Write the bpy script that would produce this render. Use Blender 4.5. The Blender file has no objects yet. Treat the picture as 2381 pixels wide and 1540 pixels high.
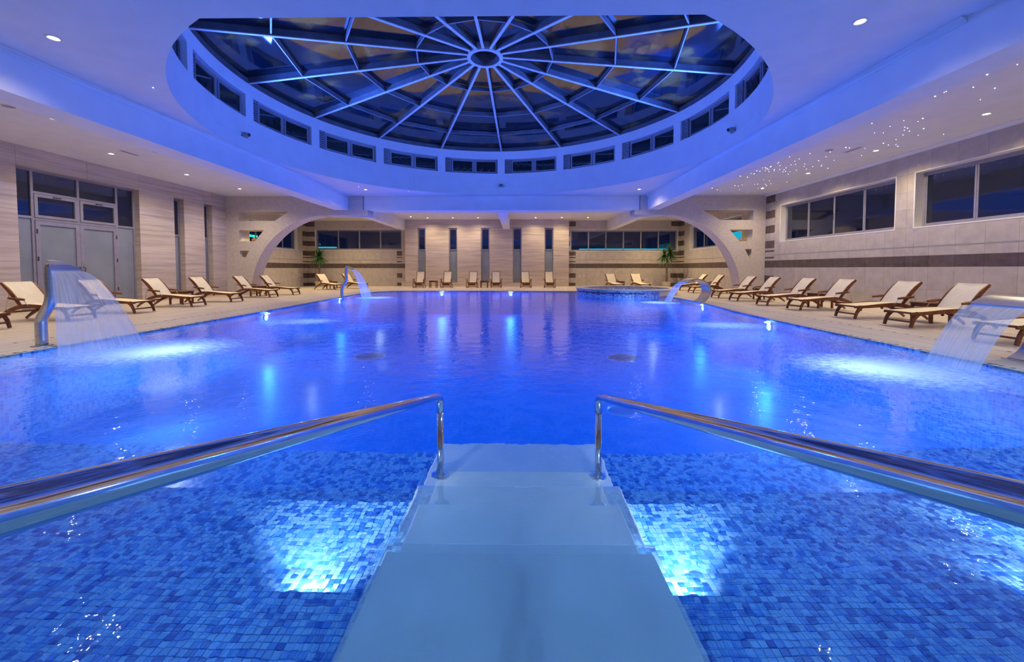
import bpy, bmesh, math, random
from math import sin, cos, pi, radians as R, sqrt, hypot, atan2
from mathutils import Vector, Matrix
random.seed(7)
S = bpy.context.scene
COL = S.collection
# ------------------------------------------------------------------ camera
cd = bpy.data.cameras.new('camera'); cam = bpy.data.objects.new('camera', cd); COL.objects.link(cam)
cd.sensor_width = 36; cd.lens = 920.3/2381*36; cd.shift_y = -110.5/2381; cd.clip_start = .02; cd.clip_end = 400
cam.location = (0, 0, 1.3); cam.rotation_euler = (R(90-2.12), 0, R(.68))
S.camera = cam
# ------------------------------------------------------------------ world, exposure
S.view_settings.view_transform = 'Standard'; S.view_settings.look = 'None'
S.view_settings.gamma = 1; S.view_settings.use_curve_mapping = False
S.view_settings.exposure = 0.0
w = bpy.data.worlds.new('night'); S.world = w; w.use_nodes = True
w.node_tree.nodes['Background'].inputs[0].default_value = (.004, .012, .05, 1)
w.node_tree.nodes['Background'].inputs[1].default_value = 1.0
# ------------------------------------------------------------------ lights
def area(name, loc, rot, sx, sy, col, power, spread=180):
    l = bpy.data.lights.new(name, 'AREA'); l.shape = 'RECTANGLE'; l.size = sx; l.size_y = sy
    l.color = col; l.energy = power; l.spread = R(spread)
    o = bpy.data.objects.new(name, l); o.location = loc; o.rotation_euler = rot; COL.objects.link(o); return o
BLUE = (.045, .19, 1.0)
GLOW = 15; LAMP = 180; DOWN = 228; WARM = (1, .80, .50); REARW = (1, .76, .45)
area('pool_glow_fill', (-.7, 10.3, .0), (pi, 0, 0), 13, 18, BLUE, GLOW, 150)  # added blue fill over the water, standing in for glow from the pool
for _a in (-91, 93):   # the blue projectors on the drum ledges
    _l = area('projector_light', (-.96+7.05*sin(R(_a)), 12.21+7.05*cos(R(_a)), 5.42), (R(118), 0, R(180-_a)), 3.4, .2, (.05, .17, 1), 560, 125)

# ------------------------------------------------------------------ materials
def nt(name):
    m = bpy.data.materials.new(name); m.use_nodes = True
    return m, m.node_tree, m.node_tree.nodes['Principled BSDF']
def N(t, typ, **kw):
    n = t.nodes.new(typ)
    for k, v in kw.items():
        if k.startswith('i_'): n.inputs[k[2:].replace('_', ' ')].default_value = v
        else: setattr(n, k, v)
    return n
def pos(t, scale=(1, 1, 1), rot=(0, 0, 0)):
    g = N(t, 'ShaderNodeNewGeometry'); mp = N(t, 'ShaderNodeMapping')
    mp.inputs['Scale'].default_value = scale; mp.inputs['Rotation'].default_value = rot
    t.links.new(g.outputs['Position'], mp.inputs['Vector']); return mp.outputs[0]
def ramp(t, fac, stops):
    r = N(t, 'ShaderNodeValToRGB'); e = r.color_ramp.elements
    while len(e) > 1: e.remove(e[-1])
    e[0].position = stops[0][0]; e[0].color = (*stops[0][1], 1)
    for p, c in stops[1:]: x = e.new(p); x.color = (*c, 1)
    t.links.new(fac, r.inputs[0]); return r.outputs[0]
def bump(t, b, fac, strength, dist=.02):
    n = N(t, 'ShaderNodeBump'); n.inputs['Strength'].default_value = strength; n.inputs['Distance'].default_value = dist
    t.links.new(fac, n.inputs['Height']); t.links.new(n.outputs[0], b.inputs['Normal'])
def noisy(name, c1, c2, scale=(1, 1, 1), ns=3.0, rough=.6, det=4, bmp=0.0, lo=.35, hi=.65, metal=0, spec=.5, rnd=0):
    m, t, b = nt(name)
    n = N(t, 'ShaderNodeTexNoise'); n.inputs['Scale'].default_value = ns; n.inputs['Detail'].default_value = det
    t.links.new(pos(t, scale), n.inputs['Vector'])
    c = ramp(t, n.outputs['Fac'], [(lo, c1), (hi, c2)])
    if rnd:
        oi = N(t, 'ShaderNodeObjectInfo'); h = N(t, 'ShaderNodeHueSaturation')
        mr = N(t, 'ShaderNodeMapRange'); mr.inputs[3].default_value = 1-rnd; mr.inputs[4].default_value = 1+rnd
        t.links.new(oi.outputs['Random'], mr.inputs[0]); t.links.new(mr.outputs[0], h.inputs['Value']); t.links.new(c, h.inputs['Color']); c = h.outputs[0]
    t.links.new(c, b.inputs['Base Color']); b.inputs['Roughness'].default_value = rough; b.inputs['Metallic'].default_value = metal
    b.inputs['Specular IOR Level'].default_value = spec
    if bmp: bump(t, b, n.outputs['Fac'], bmp)
    return m
def emis(name, col, s):
    m, t, b = nt(name); b.inputs['Base Color'].default_value = (*[min(1, x) for x in col], 1)
    b.inputs['Emission Color'].default_value = (*col, 1); b.inputs['Emission Strength'].default_value = s; return m
M = {}
M['plaster'] = noisy('plaster', (.71, .72, .72), (.75, .76, .76), ns=2, rough=.75, bmp=.02)
M['travertine'] = noisy('travertine', (.46, .385, .32), (.60, .51, .43), scale=(.4, .4, 6.5), ns=1.6, rough=.5, det=8, bmp=.15, lo=.36, hi=.6, rnd=.06)
M['stone_tile'] = noisy('stone_tile', (.43, .385, .335), (.515, .46, .40), ns=3.5, rough=.45, det=7, bmp=.04, rnd=.03)
M['grout'] = noisy('grout', (.52, .46, .40), (.58, .51, .44), ns=6, rough=.8)
M['dark_tile'] = noisy('dark_tile', (.085, .06, .052), (.13, .095, .085), ns=5, rough=.4, det=6, rnd=.12)
M['deck'] = noisy('deck', (.56, .46, .36), (.80, .71, .59), scale=(9, .5, 1), ns=1.3, rough=.38, det=7, bmp=.08, lo=.3, hi=.65)
M['coping'] = noisy('coping', (.62, .54, .45), (.76, .68, .58), ns=7, rough=.45, rnd=.04)
M['slot'] = noisy('slot', (.03, .025, .022), (.05, .04, .035), rough=.8)
M['marble'] = noisy('marble', (.62, .62, .60), (.74, .74, .72), ns=1.6, rough=.4, det=6, bmp=.03)
M['alu'] = noisy('alu', (.30, .29, .33), (.34, .33, .37), ns=4, rough=.42, metal=.35)
M['alu_dark'] = noisy('alu_dark', (.05, .05, .06), (.07, .07, .08), rough=.5)
M['frosted'] = noisy('frosted', (.21, .24, .27), (.25, .28, .31), ns=1.2, rough=.28)
M['teak'] = noisy('teak', (.10, .028, .008), (.24, .075, .02), scale=(3, 12, 12), ns=2.2, rough=.42, det=5, bmp=.04)
M['sling'] = noisy('sling', (.86, .76, .50), (.92, .83, .58), scale=(1, 1, 1), ns=5, rough=.7)
M['steel'] = noisy('steel', (.62, .62, .64), (.72, .72, .74), ns=3, rough=.09, metal=1)
M['steel_brushed'] = noisy('steel_brushed', (.50, .50, .52), (.58, .58, .60), scale=(1, 1, 8), ns=5, rough=.32, metal=1)
M['rib'] = noisy('rib', (.10, .10, .12), (.14, .14, .16), ns=3, rough=.45, metal=.2)
M['rib_flange'] = noisy('rib_flange', (.50, .48, .50), (.60, .58, .60), ns=6, rough=.55)
M['leaf'] = noisy('leaf', (.012, .06, .012), (.05, .17, .03), ns=6, rough=.45)
M['trunk'] = noisy('trunk', (.16, .105, .06), (.27, .19, .12), scale=(1, 1, 12), ns=3, rough=.8, bmp=.3)
M['pot'] = noisy('pot', (.52, .45, .37), (.60, .53, .44), ns=6, rough=.6)
M['soil'] = noisy('soil', (.03, .02, .015), (.06, .04, .03), ns=30, rough=.9)
M['white_trim'] = noisy('white_trim', (.70, .68, .64), (.74, .72, .68), rough=.5)
M['grille'] = noisy('grille', (.30, .28, .27), (.36, .34, .33), ns=40, rough=.6)
M['terracotta'] = noisy('terracotta', (.42, .20, .09), (.55, .30, .15), ns=20, rough=.7)
M['warm_lens'] = emis('warm_lens', (1, .82, .55), 30)
M['star'] = emis('star', (.45, .5, 1), 9)
M['pool_lens'] = emis('pool_lens', (.45, .8, 1), 16)
M['teal_lamp'] = emis('teal_lamp', (.02, .55, .6), 2.6)
M['green_reflection'] = emis('green_reflection', (.02, 1, .35), 8)

def tinybrick(name, cols, size, mortar, mcol, rough=.35, bmp=.2, plane='xy'):
    m, t, b = nt(name)
    g = N(t, 'ShaderNodeNewGeometry'); sp = N(t, 'ShaderNodeSeparateXYZ'); cb = N(t, 'ShaderNodeCombineXYZ')
    t.links.new(g.outputs['Position'], sp.inputs[0])
    if plane == 'xy': a, c = sp.outputs[0], sp.outputs[1]
    else:
        ad = N(t, 'ShaderNodeMath'); t.links.new(sp.outputs[0], ad.inputs[0]); t.links.new(sp.outputs[1], ad.inputs[1]); a = ad.outputs[0]; c = sp.outputs[2]
    t.links.new(a, cb.inputs[0]); t.links.new(c, cb.inputs[1])
    br = N(t, 'ShaderNodeTexBrick'); br.offset = 0; br.inputs['Scale'].default_value = 1
    br.inputs['Brick Width'].default_value = size; br.inputs['Row Height'].default_value = size
    br.inputs['Mortar Size'].default_value = mortar; br.inputs['Mortar Smooth'].default_value = .2
    t.links.new(cb.outputs[0], br.inputs['Vector'])
    sn = N(t, 'ShaderNodeVectorMath', operation='SNAP'); sn.inputs[1].default_value = (size, size, size)
    t.links.new(cb.outputs[0], sn.inputs[0])
    wn = N(t, 'ShaderNodeTexWhiteNoise', noise_dimensions='3D'); t.links.new(sn.outputs[0], wn.inputs['Vector'])
    r = N(t, 'ShaderNodeValToRGB'); r.color_ramp.interpolation = 'CONSTANT'; e = r.color_ramp.elements
    while len(e) > 1: e.remove(e[-1])
    e[0].position = 0; e[0].color = (*cols[0][1], 1)
    for p, c_ in cols[1:]: x = e.new(p); x.color = (*c_, 1)
    t.links.new(wn.outputs['Value'], r.inputs[0])
    mx = N(t, 'ShaderNodeMix', data_type='RGBA'); t.links.new(br.outputs['Fac'], mx.inputs[0])
    t.links.new(r.outputs[0], mx.inputs[6]); mx.inputs[7].default_value = (*mcol, 1)
    t.links.new(mx.outputs[2], b.inputs['Base Color']); b.inputs['Roughness'].default_value = rough
    if bmp:
        inv = N(t, 'ShaderNodeMath', operation='SUBTRACT'); inv.inputs[0].default_value = 1; t.links.new(br.outputs['Fac'], inv.inputs[1])
        bump(t, b, inv.outputs[0], bmp, .004)
    return m
MC = [(.24, .50, .78), (.07, .27, .68), (.02, .11, .46)]
M['mosaic_deep'] = tinybrick('mosaic_deep', [(0, (.03, .28, .93)), (.45, (.028, .26, .90)), (.8, (.024, .23, .84))], .033, .002, (.03, .26, .88))
M['mosaic'] = tinybrick('mosaic', [(0, MC[0]), (.45, MC[1]), (.8, MC[2])], .033, .002, (.42, .55, .65))
M['mosaic_wall'] = tinybrick('mosaic_wall', [(0, MC[0]), (.45, MC[1]), (.8, MC[2])], .05, .003, (.42, .55, .65), plane='xz')
M['mosaic_tub'] = tinybrick('mosaic_tub', [(0, (.55, .68, .78)), (.3, (.12, .3, .62)), (.7, (.02, .08, .36))], .045, .003, (.5, .55, .6), plane='xz')
M['arch_mosaic'] = tinybrick('arch_mosaic', [(0, (.60, .54, .49)), (.35, (.56, .50, .455)), (.7, (.62, .56, .51))], .075, .004, (.43, .38, .34), rough=.5, plane='xz', bmp=.3)
for i, c in enumerate(MC): M['tile%d' % i] = noisy('mosaic_tile_%d' % i, c, tuple(min(1, x*1.15) for x in c), ns=20, rough=.3)

def water_mat():
    m, t, b = nt('water'); o = t.nodes['Material Output']; t.nodes.remove(b)
    n1 = N(t, 'ShaderNodeTexNoise'); n1.inputs['Scale'].default_value = 3.2; n1.inputs['Detail'].default_value = 3
    n2 = N(t, 'ShaderNodeTexNoise'); n2.inputs['Scale'].default_value = 13; n2.inputs['Detail'].default_value = 2
    v = pos(t, (1, 1, 1)); t.links.new(v, n1.inputs['Vector']); t.links.new(v, n2.inputs['Vector'])
    ml = N(t, 'ShaderNodeMath', operation='MULTIPLY_ADD'); ml.inputs[1].default_value = .28
    t.links.new(n2.outputs['Fac'], ml.inputs[0]); t.links.new(n1.outputs['Fac'], ml.inputs[2])
    bp = N(t, 'ShaderNodeBump'); bp.inputs['Strength'].default_value = .22; bp.inputs['Distance'].default_value = .05
    t.links.new(ml.outputs[0], bp.inputs['Height'])
    rf = N(t, 'ShaderNodeBsdfRefraction'); rf.inputs['IOR'].default_value = 1.33; rf.inputs['Roughness'].default_value = 0; rf.inputs['Color'].default_value = (.68, .87, 1, 1)
    tr = N(t, 'ShaderNodeBsdfTransparent'); tr.inputs['Color'].default_value = (.78, .91, 1, 1)
    gl = N(t, 'ShaderNodeBsdfGlossy'); gl.inputs['Roughness'].default_value = .03; gl.inputs['Color'].default_value = (.9, .93, 1, 1)
    fr = N(t, 'ShaderNodeFresnel'); fr.inputs['IOR'].default_value = 1.33
    for x in (rf, gl, fr): t.links.new(bp.outputs[0], x.inputs['Normal'])
    m1 = N(t, 'ShaderNodeMixShader'); m1.inputs[0].default_value = .28; t.links.new(rf.outputs[0], m1.inputs[1]); t.links.new(tr.outputs[0], m1.inputs[2])
    m2 = N(t, 'ShaderNodeMixShader'); t.links.new(fr.outputs[0], m2.inputs[0]); t.links.new(m1.outputs[0], m2.inputs[1]); t.links.new(gl.outputs[0], m2.inputs[2])
    t.links.new(m2.outputs[0], o.inputs[0]); return m
M['water'] = water_mat()
def glass_mat(name, tint, ior=1.6, rough=.02, dirt_reflections=None):
    m, t, b = nt(name); o = t.nodes['Material Output']; t.nodes.remove(b)
    tr = N(t, 'ShaderNodeBsdfTransparent'); tr.inputs['Color'].default_value = (*tint, 1)
    gl = N(t, 'ShaderNodeBsdfGlossy'); gl.inputs['Roughness'].default_value = rough
    lw = N(t, 'ShaderNodeLayerWeight'); lw.inputs['Blend'].default_value = .5
    pw = N(t, 'ShaderNodeMath', operation='POWER'); pw.inputs[1].default_value = 4; t.links.new(lw.outputs['Facing'], pw.inputs[0])
    fr = N(t, 'ShaderNodeMath', operation='MULTIPLY_ADD'); fr.inputs[1].default_value = .8; fr.inputs[2].default_value = ior; t.links.new(pw.outputs[0], fr.inputs[0])
    m2 = N(t, 'ShaderNodeMixShader'); t.links.new(fr.outputs[0], m2.inputs[0]); t.links.new(tr.outputs[0], m2.inputs[1]); t.links.new(gl.outputs[0], m2.inputs[2])
    out = m2.outputs[0]
    if dirt_reflections:
        n = N(t, 'ShaderNodeTexNoise'); n.inputs['Scale'].default_value = .55; n.inputs['Detail'].default_value = 9; n.inputs['Distortion'].default_value = .6
        t.links.new(pos(t), n.inputs['Vector'])
        n2 = N(t, 'ShaderNodeTexNoise'); n2.inputs['Scale'].default_value = 1.1; n2.inputs['Detail'].default_value = 5
        t.links.new(pos(t), n2.inputs['Vector'])
        df = N(t, 'ShaderNodeBsdfDiffuse'); t.links.new(ramp(t, n2.outputs['Fac'], [(.44, (.02, .05, .12)), (.53, (.10, .08, .08)), (.60, (.62, .30, .08))]), df.inputs[0])  # brown blotches imitate warm reflections; the grey-blue is dirt on the glass
        mf = ramp(t, n.outputs['Fac'], [(.47, (.03, .03, .03)), (.66, (.36, .36, .36))])
        m3 = N(t, 'ShaderNodeMixShader'); t.links.new(mf, m3.inputs[0]); t.links.new(out, m3.inputs[1]); t.links.new(df.outputs[0], m3.inputs[2]); out = m3.outputs[0]
    t.links.new(out, o.inputs[0]); return m
M['glass'] = glass_mat('glass', (.55, .6, .7), .10)
M['roof_glass'] = glass_mat('roof_glass', (.35, .42, .6), .12, .05, dirt_reflections=True)
def sheet_mat(name, density, streak):
    m, t, b = nt(name); o = t.nodes['Material Output']
    uv = N(t, 'ShaderNodeUVMap'); mp = N(t, 'ShaderNodeMapping'); mp.inputs['Scale'].default_value = (streak, 1.2, 1)
    t.links.new(uv.outputs[0], mp.inputs[0])
    n = N(t, 'ShaderNodeTexNoise'); n.inputs['Scale'].default_value = 1; n.inputs['Detail'].default_value = 4; t.links.new(mp.outputs[0], n.inputs['Vector'])
    b.inputs['Base Color'].default_value = (.85, .9, .95, 1); b.inputs['Roughness'].default_value = .25
    tl = N(t, 'ShaderNodeBsdfTranslucent'); tl.inputs[0].default_value = (.85, .92, 1, 1)
    ms = N(t, 'ShaderNodeMixShader'); ms.inputs[0].default_value = .5; t.links.new(b.outputs[0], ms.inputs[1]); t.links.new(tl.outputs[0], ms.inputs[2])
    tr = N(t, 'ShaderNodeBsdfTransparent')
    f = ramp(t, n.outputs['Fac'], [(.3, (density*.7,)*3), (.75, (min(1, density*1.6),)*3)])
    m2 = N(t, 'ShaderNodeMixShader'); t.links.new(f, m2.inputs[0]); t.links.new(tr.outputs[0], m2.inputs[1]); t.links.new(ms.outputs[0], m2.inputs[2])
    t.links.new(m2.outputs[0], o.inputs[0]); return m
M['sheet'] = sheet_mat('falling_water', .5, 30)
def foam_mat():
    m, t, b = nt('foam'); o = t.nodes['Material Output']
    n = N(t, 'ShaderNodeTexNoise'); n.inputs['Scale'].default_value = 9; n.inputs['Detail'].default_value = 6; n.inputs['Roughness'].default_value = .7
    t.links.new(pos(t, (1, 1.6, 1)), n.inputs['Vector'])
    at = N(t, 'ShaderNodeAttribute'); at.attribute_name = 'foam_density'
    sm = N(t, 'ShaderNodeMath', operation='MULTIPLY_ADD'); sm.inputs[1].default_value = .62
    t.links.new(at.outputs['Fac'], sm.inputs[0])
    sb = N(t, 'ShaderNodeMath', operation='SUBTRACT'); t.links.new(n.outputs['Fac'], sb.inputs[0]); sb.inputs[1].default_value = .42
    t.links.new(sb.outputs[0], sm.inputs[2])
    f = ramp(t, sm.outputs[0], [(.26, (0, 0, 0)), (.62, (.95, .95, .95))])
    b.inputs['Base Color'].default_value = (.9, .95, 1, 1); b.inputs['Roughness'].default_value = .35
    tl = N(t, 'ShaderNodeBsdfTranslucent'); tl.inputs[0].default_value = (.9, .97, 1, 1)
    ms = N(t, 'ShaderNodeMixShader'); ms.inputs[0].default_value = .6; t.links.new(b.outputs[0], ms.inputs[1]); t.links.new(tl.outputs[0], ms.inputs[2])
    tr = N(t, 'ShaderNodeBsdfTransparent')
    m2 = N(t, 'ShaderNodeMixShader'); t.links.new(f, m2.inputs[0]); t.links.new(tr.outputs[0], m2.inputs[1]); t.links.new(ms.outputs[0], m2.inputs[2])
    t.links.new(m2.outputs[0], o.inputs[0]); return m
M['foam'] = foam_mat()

# ------------------------------------------------------------------ mesh helpers
class MB:
    def __init__(s): s.v = []; s.f = []; s.mi = []; s.uv = None
    def quad(s, pts, mi=0):
        b = len(s.v); s.v += [tuple(p) for p in pts]; s.f.append(tuple(range(b, b+len(pts)))); s.mi.append(mi)
    def hexa(s, p, mi=0):  # p: 4 bottom, 4 top
        b = len(s.v); s.v += [tuple(q) for q in p]
        for f in ((3, 2, 1, 0), (4, 5, 6, 7), (0, 1, 5, 4), (1, 2, 6, 5), (2, 3, 7, 6), (3, 0, 4, 7)):
            s.f.append(tuple(b+i for i in f)); s.mi.append(mi)
    def box(s, x0, x1, y0, y1, z0, z1, mi=0):
        s.hexa([(x0, y0, z0), (x1, y0, z0), (x1, y1, z0), (x0, y1, z0), (x0, y0, z1), (x1, y0, z1), (x1, y1, z1), (x0, y1, z1)], mi)
    def tube(s, pts, r, n=10, cap=True, mi=0, flat=1.0):
        pts = [Vector(p) for p in pts]; rr = r if isinstance(r, (list, tuple)) else [r]*len(pts)
        b = len(s.v); k = len(pts)
        up0 = None
        for i, p in enumerate(pts):
            d = (pts[min(i+1, k-1)]-pts[max(i-1, 0)]).normalized()
            if up0 is None:
                up0 = Vector((0, 0, 1)) if abs(d.z) < .9 else Vector((0, 1, 0))
            sd = d.cross(up0)
            if sd.length < 1e-3: sd = d.cross(Vector((1, 0, 0)))
            sd.normalize(); u = sd.cross(d).normalized(); up0 = u
            for j in range(n):
                a = 2*pi*j/n; s.v.append(tuple(p+sd*cos(a)*rr[i]+u*sin(a)*rr[i]*flat))
        for i in range(k-1):
            for j in range(n):
                a = b+i*n+j; c = b+i*n+(j+1) % n; s.f.append((a, c, c+n, a+n)); s.mi.append(mi)
        if cap:
            s.f.append(tuple(b+j for j in range(n))[::-1]); s.mi.append(mi)
            s.f.append(tuple(b+(k-1)*n+j for j in range(n))); s.mi.append(mi)
    def bar(s, a, c, w, h, mi=0, up=(0, 0, 1)):
        a = Vector(a); c = Vector(c); d = (c-a).normalized(); up = Vector(up)
        sd = d.cross(up).normalized()*w/2; u = sd.cross(d).normalized()*h/2
        s.hexa([a-sd-u, a+sd-u, c+sd-u, c-sd-u, a-sd+u, a+sd+u, c+sd+u, c-sd+u], mi)
    def lathe(s, prof, n=32, a0=0, a1=2*pi, c=(0, 0), mi=0):
        full = abs(a1-a0-2*pi) < 1e-6; m = n if full else n+1; b = len(s.v)
        for i in range(m):
            a = a0+(a1-a0)*i/n
            for r, z in prof: s.v.append((c[0]+r*cos(a), c[1]+r*sin(a), z))
        k = len(prof)
        for i in range(n):
            i2 = (i+1) % m
            for j in range(k-1):
                s.f.append((b+i*k+j, b+i2*k+j, b+i2*k+j+1, b+i*k+j+1)); s.mi.append(mi)
    def ribbon(s, pts, halfw, th, axis=(0, 1, 0), mi=0):  # strip swept along pts, width along axis, with thickness
        P = [Vector(p) for p in pts]; ax = Vector(axis).normalized(); k = len(P); b = len(s.v)
        hw = halfw if isinstance(halfw, (list, tuple)) else [halfw]*k
        for i, p in enumerate(P):
            d = (P[min(i+1, k-1)]-P[max(i-1, 0)]).normalized(); nrm = d.cross(ax).normalized()*th/2
            for q in (p-ax*hw[i]-nrm, p+ax*hw[i]-nrm, p+ax*hw[i]+nrm, p-ax*hw[i]+nrm): s.v.append(tuple(q))
        for i in range(k-1):
            for j in range(4):
                a = b+i*4+j; c = b+i*4+(j+1) % 4; s.f.append((a, c, c+4, a+4)); s.mi.append(mi)
        s.f.append((b+3, b+2, b+1, b)); s.f.append((b+(k-1)*4, b+(k-1)*4+1, b+(k-1)*4+2, b+(k-1)*4+3)); s.mi += [mi, mi]
    def mesh(s, name, mats, smooth=False):
        me = bpy.data.meshes.new(name); me.from_pydata(s.v, [], s.f)
        for m in (mats if isinstance(mats, list) else [mats]): me.materials.append(m)
        if any(s.mi): me.polygons.foreach_set('material_index', s.mi)
        bm = bmesh.new(); bm.from_mesh(me); bmesh.ops.recalc_face_normals(bm, faces=bm.faces); bm.to_mesh(me); bm.free()
        if smooth: me.polygons.foreach_set('use_smooth', [True]*len(me.polygons))
        me.update(); return me
    def obj(s, name, mats, parent=None, smooth=False, loc=(0, 0, 0)):
        return link(name, s.mesh(name, mats, smooth), parent, loc)
def link(name, me, parent=None, loc=(0, 0, 0)):
    o = bpy.data.objects.new(name, me); o.location = loc; COL.objects.link(o)
    if parent is not None: o.parent = parent
    return o
def empty(name, loc=(0, 0, 0), rz=0):
    o = bpy.data.objects.new(name, None); o.location = loc; o.rotation_euler = (0, 0, rz); o.empty_display_size = .2; COL.objects.link(o); return o
def tag(o, label=None, cat=None, group=None, kind=None):
    for k, v in (('label', label), ('category', cat), ('group', group), ('kind', kind)):
        if v: o[k] = v
    return o
def struct(o, label=None, cat=None): o['kind'] = 'structure'; return tag(o, label, cat)
KIDS = {}
def copy_tree(o, parent=None, loc=None, rz=None):
    c = o.copy(); COL.objects.link(c)
    if parent is not None: c.parent = parent
    if loc is not None: c.location = loc
    if rz is not None: c.rotation_euler = (0, 0, rz)
    for ch in KIDS.get(o.name, []): copy_tree(ch, c)
    KIDS[c.name] = list(KIDS.get(o.name, [])) and [x for x in c.children]
    return c
def reg(o):
    KIDS[o.name] = list(o.children)
    for c in o.children: reg(c)
def flat_shape(outer, holes, thick, name, mat, bevel=0):
    """2D polygon with holes (in local XY) extruded by thick/2 both ways -> mesh"""
    cu = bpy.data.curves.new(name, 'CURVE'); cu.dimensions = '2D'; cu.fill_mode = 'BOTH' if thick else 'BOTH'; cu.extrude = thick/2
    for loop in [outer]+holes:
        sp = cu.splines.new('POLY'); sp.points.add(len(loop)-1); sp.use_cyclic_u = True
        for p, q in zip(sp.points, loop): p.co = (q[0], q[1], 0, 1)
    o = bpy.data.objects.new('tmp', cu); COL.objects.link(o)
    dg = bpy.context.evaluated_depsgraph_get(); me = bpy.data.meshes.new_from_object(o.evaluated_get(dg)); me.name = name
    bpy.data.objects.remove(o); bpy.data.curves.remove(cu)
    me.materials.clear(); me.materials.append(mat)
    return me

# ------------------------------------------------------------------ dimensions
CZ = 4.94; BZ = 4.23                      # ceiling, beam underside
XL, XR = -14.6, 12.3; DW = 19.8           # side walls, arch wall
PB, RB = 29.3, 30.0                       # stone back wall, recessed back wall
XBL = -15.9
DC = (-.96, 12.21); DR = 7.35             # dome
TILE_CACHE = {}
def slab(parent, name, x0, x1, y0, y1, z0, z1, mat, j=.004):
    """one stone piece, its edges bevelled, mesh shared between alike sizes"""
    dx, dy, dz = x1-x0, y1-y0, z1-z0
    key = (round(dx, 3), round(dy, 3), round(dz, 3), mat.name)
    if key not in TILE_CACHE:
        m = MB(); d = [dx/2, dy/2, dz/2]; t = d.index(min(d)); g = [j/2 if i != t else 0 for i in range(3)]
        m.box(-d[0]+g[0], d[0]-g[0], -d[1]+g[1], d[1]-g[1], -d[2]+g[2], d[2]-g[2]); TILE_CACHE[key] = m.mesh(name, mat)
    return link(name, TILE_CACHE[key], parent, ((x0+x1)/2, (y0+y1)/2, (z0+z1)/2))

# ------------------------------------------------------------------ pool outline
edge = [(-7.6, .6), (-7.6, 4), (-7.62, 8), (-7.75, 12), (-8.0, 16), (-8.22, 19), (-8.25, 20.6), (-8.1, 21.7), (-7.75, 22.5), (-7.2, 23.0), (-6.5, 23.25),
        (-4, 23.3), (-1, 23.2), (2, 22.95), (4.5, 22.9), (6.2, 22.3), (6.9, 21), (7.1, 19.5), (7.18, 18), (7.14, 15.6), (6.92, 13.6), (6.66, 12), (6.48, 9), (6.4, 6), (6.36, 3), (6.36, .6)]
def smooth_poly(p, it=2, keep=()):
    for _ in range(it):
        q = []
        for i in range(len(p)):
            a, b = p[i], p[(i+1) % len(p)]
            q += [(a[0]*.75+b[0]*.25, a[1]*.75+b[1]*.25), (a[0]*.25+b[0]*.75, a[1]*.25+b[1]*.75)]
        p = q
    return p
inner = smooth_poly(edge[2:-2], 1)[:-2]
pool = [(-7.6, .6), (-7.6, 4)]+inner[1:-1]+[(6.36, 3), (6.36, .6)]
def offset(p, d):
    out = []; n = len(p)
    for i in range(n):
        a, b, c = p[i-1], p[i], p[(i+1) % n]
        n1 = Vector((-(b[1]-a[1]), b[0]-a[0])).normalized(); n2 = Vector((-(c[1]-b[1]), c[0]-b[0])).normalized()
        m = (n1+n2).normalized(); k = 1/max(.4, m.dot(n1)); out.append((b[0]+m.x*d*k, b[1]+m.y*d*k))
    return out
area2 = sum(pool[i-1][0]*pool[i][1]-pool[i][0]*pool[i-1][1] for i in range(len(pool)))
SG = -1 if area2 > 0 else 1
cope_out = offset(pool, SG*.13); cope_gap = offset(pool, SG*.15)
me = flat_shape([(-17, -3), (14, -3), (14, 31), (-17, 31)], [cope_gap], .0, 'floor', M['deck'])
floor = struct(link('floor', me)); 
# coping stones with drain slots
m = MB(); n = len(pool); run = 0; slots = MB(); sl_next = .07
coping = struct(empty('trim_1')); stones = 0
for i in range(n):
    a, b = pool[i], pool[(i+1) % n]; oa, ob = cope_out[i], cope_out[(i+1) % n]
    L = hypot(b[0]-a[0], b[1]-a[1]); k = max(1, round(L/.5))
    for q in range(k):
        t0, t1 = q/k, (q+1)/k; e = .004/max(L/k, .01)
        def lp(p, r, t): return (p[0]+(r[0]-p[0])*t, p[1]+(r[1]-p[1])*t)
        A, B, C_, D_ = lp(a, b, t0), lp(a, b, t1-e), lp(oa, ob, t1-e), lp(oa, ob, t0)
        cx, cy = (A[0]+C_[0])/2, (A[1]+C_[1])/2
        s_ = MB(); s_.hexa([(p[0]-cx, p[1]-cy, -.05) for p in (A, B, C_, D_)]+[(p[0]-cx, p[1]-cy, .006) for p in (A, B, C_, D_)])
        s_.obj('coping_stone', M['coping'], coping, loc=(cx, cy, 0))
    while sl_next < run+L:
        t = (sl_next-run)/L; p = lp(a, b, t); o_ = lp(oa, ob, t)
        d = Vector((b[0]-a[0], b[1]-a[1])).normalized()*.012
        c0 = lp(p, o_, .3); c1 = lp(p, o_, .75)
        slots.hexa([(c0[0]-d.x, c0[1]-d.y, 0), (c0[0]+d.x, c0[1]+d.y, 0), (c1[0]+d.x, c1[1]+d.y, 0), (c1[0]-d.x, c1[1]-d.y, 0),
                    (c0[0]-d.x, c0[1]-d.y, .0075), (c0[0]+d.x, c0[1]+d.y, .0075), (c1[0]+d.x, c1[1]+d.y, .0075), (c1[0]-d.x, c1[1]-d.y, .0075)])
        sl_next += .135
    run += L
tag(slots.obj('drain_slots', M['slot'], coping), kind='stuff')
# dark joint between coping and deck
m = MB()
for i in range(n):
    a, b = cope_out[i], cope_out[(i+1) % n]; c, d = cope_gap[(i+1) % n], cope_gap[i]
    m.quad([(a[0], a[1], -.012), (b[0], b[1], -.012), (c[0], c[1], -.012), (d[0], d[1], -.012)])
m.obj('joint', M['slot'], coping)
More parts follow.
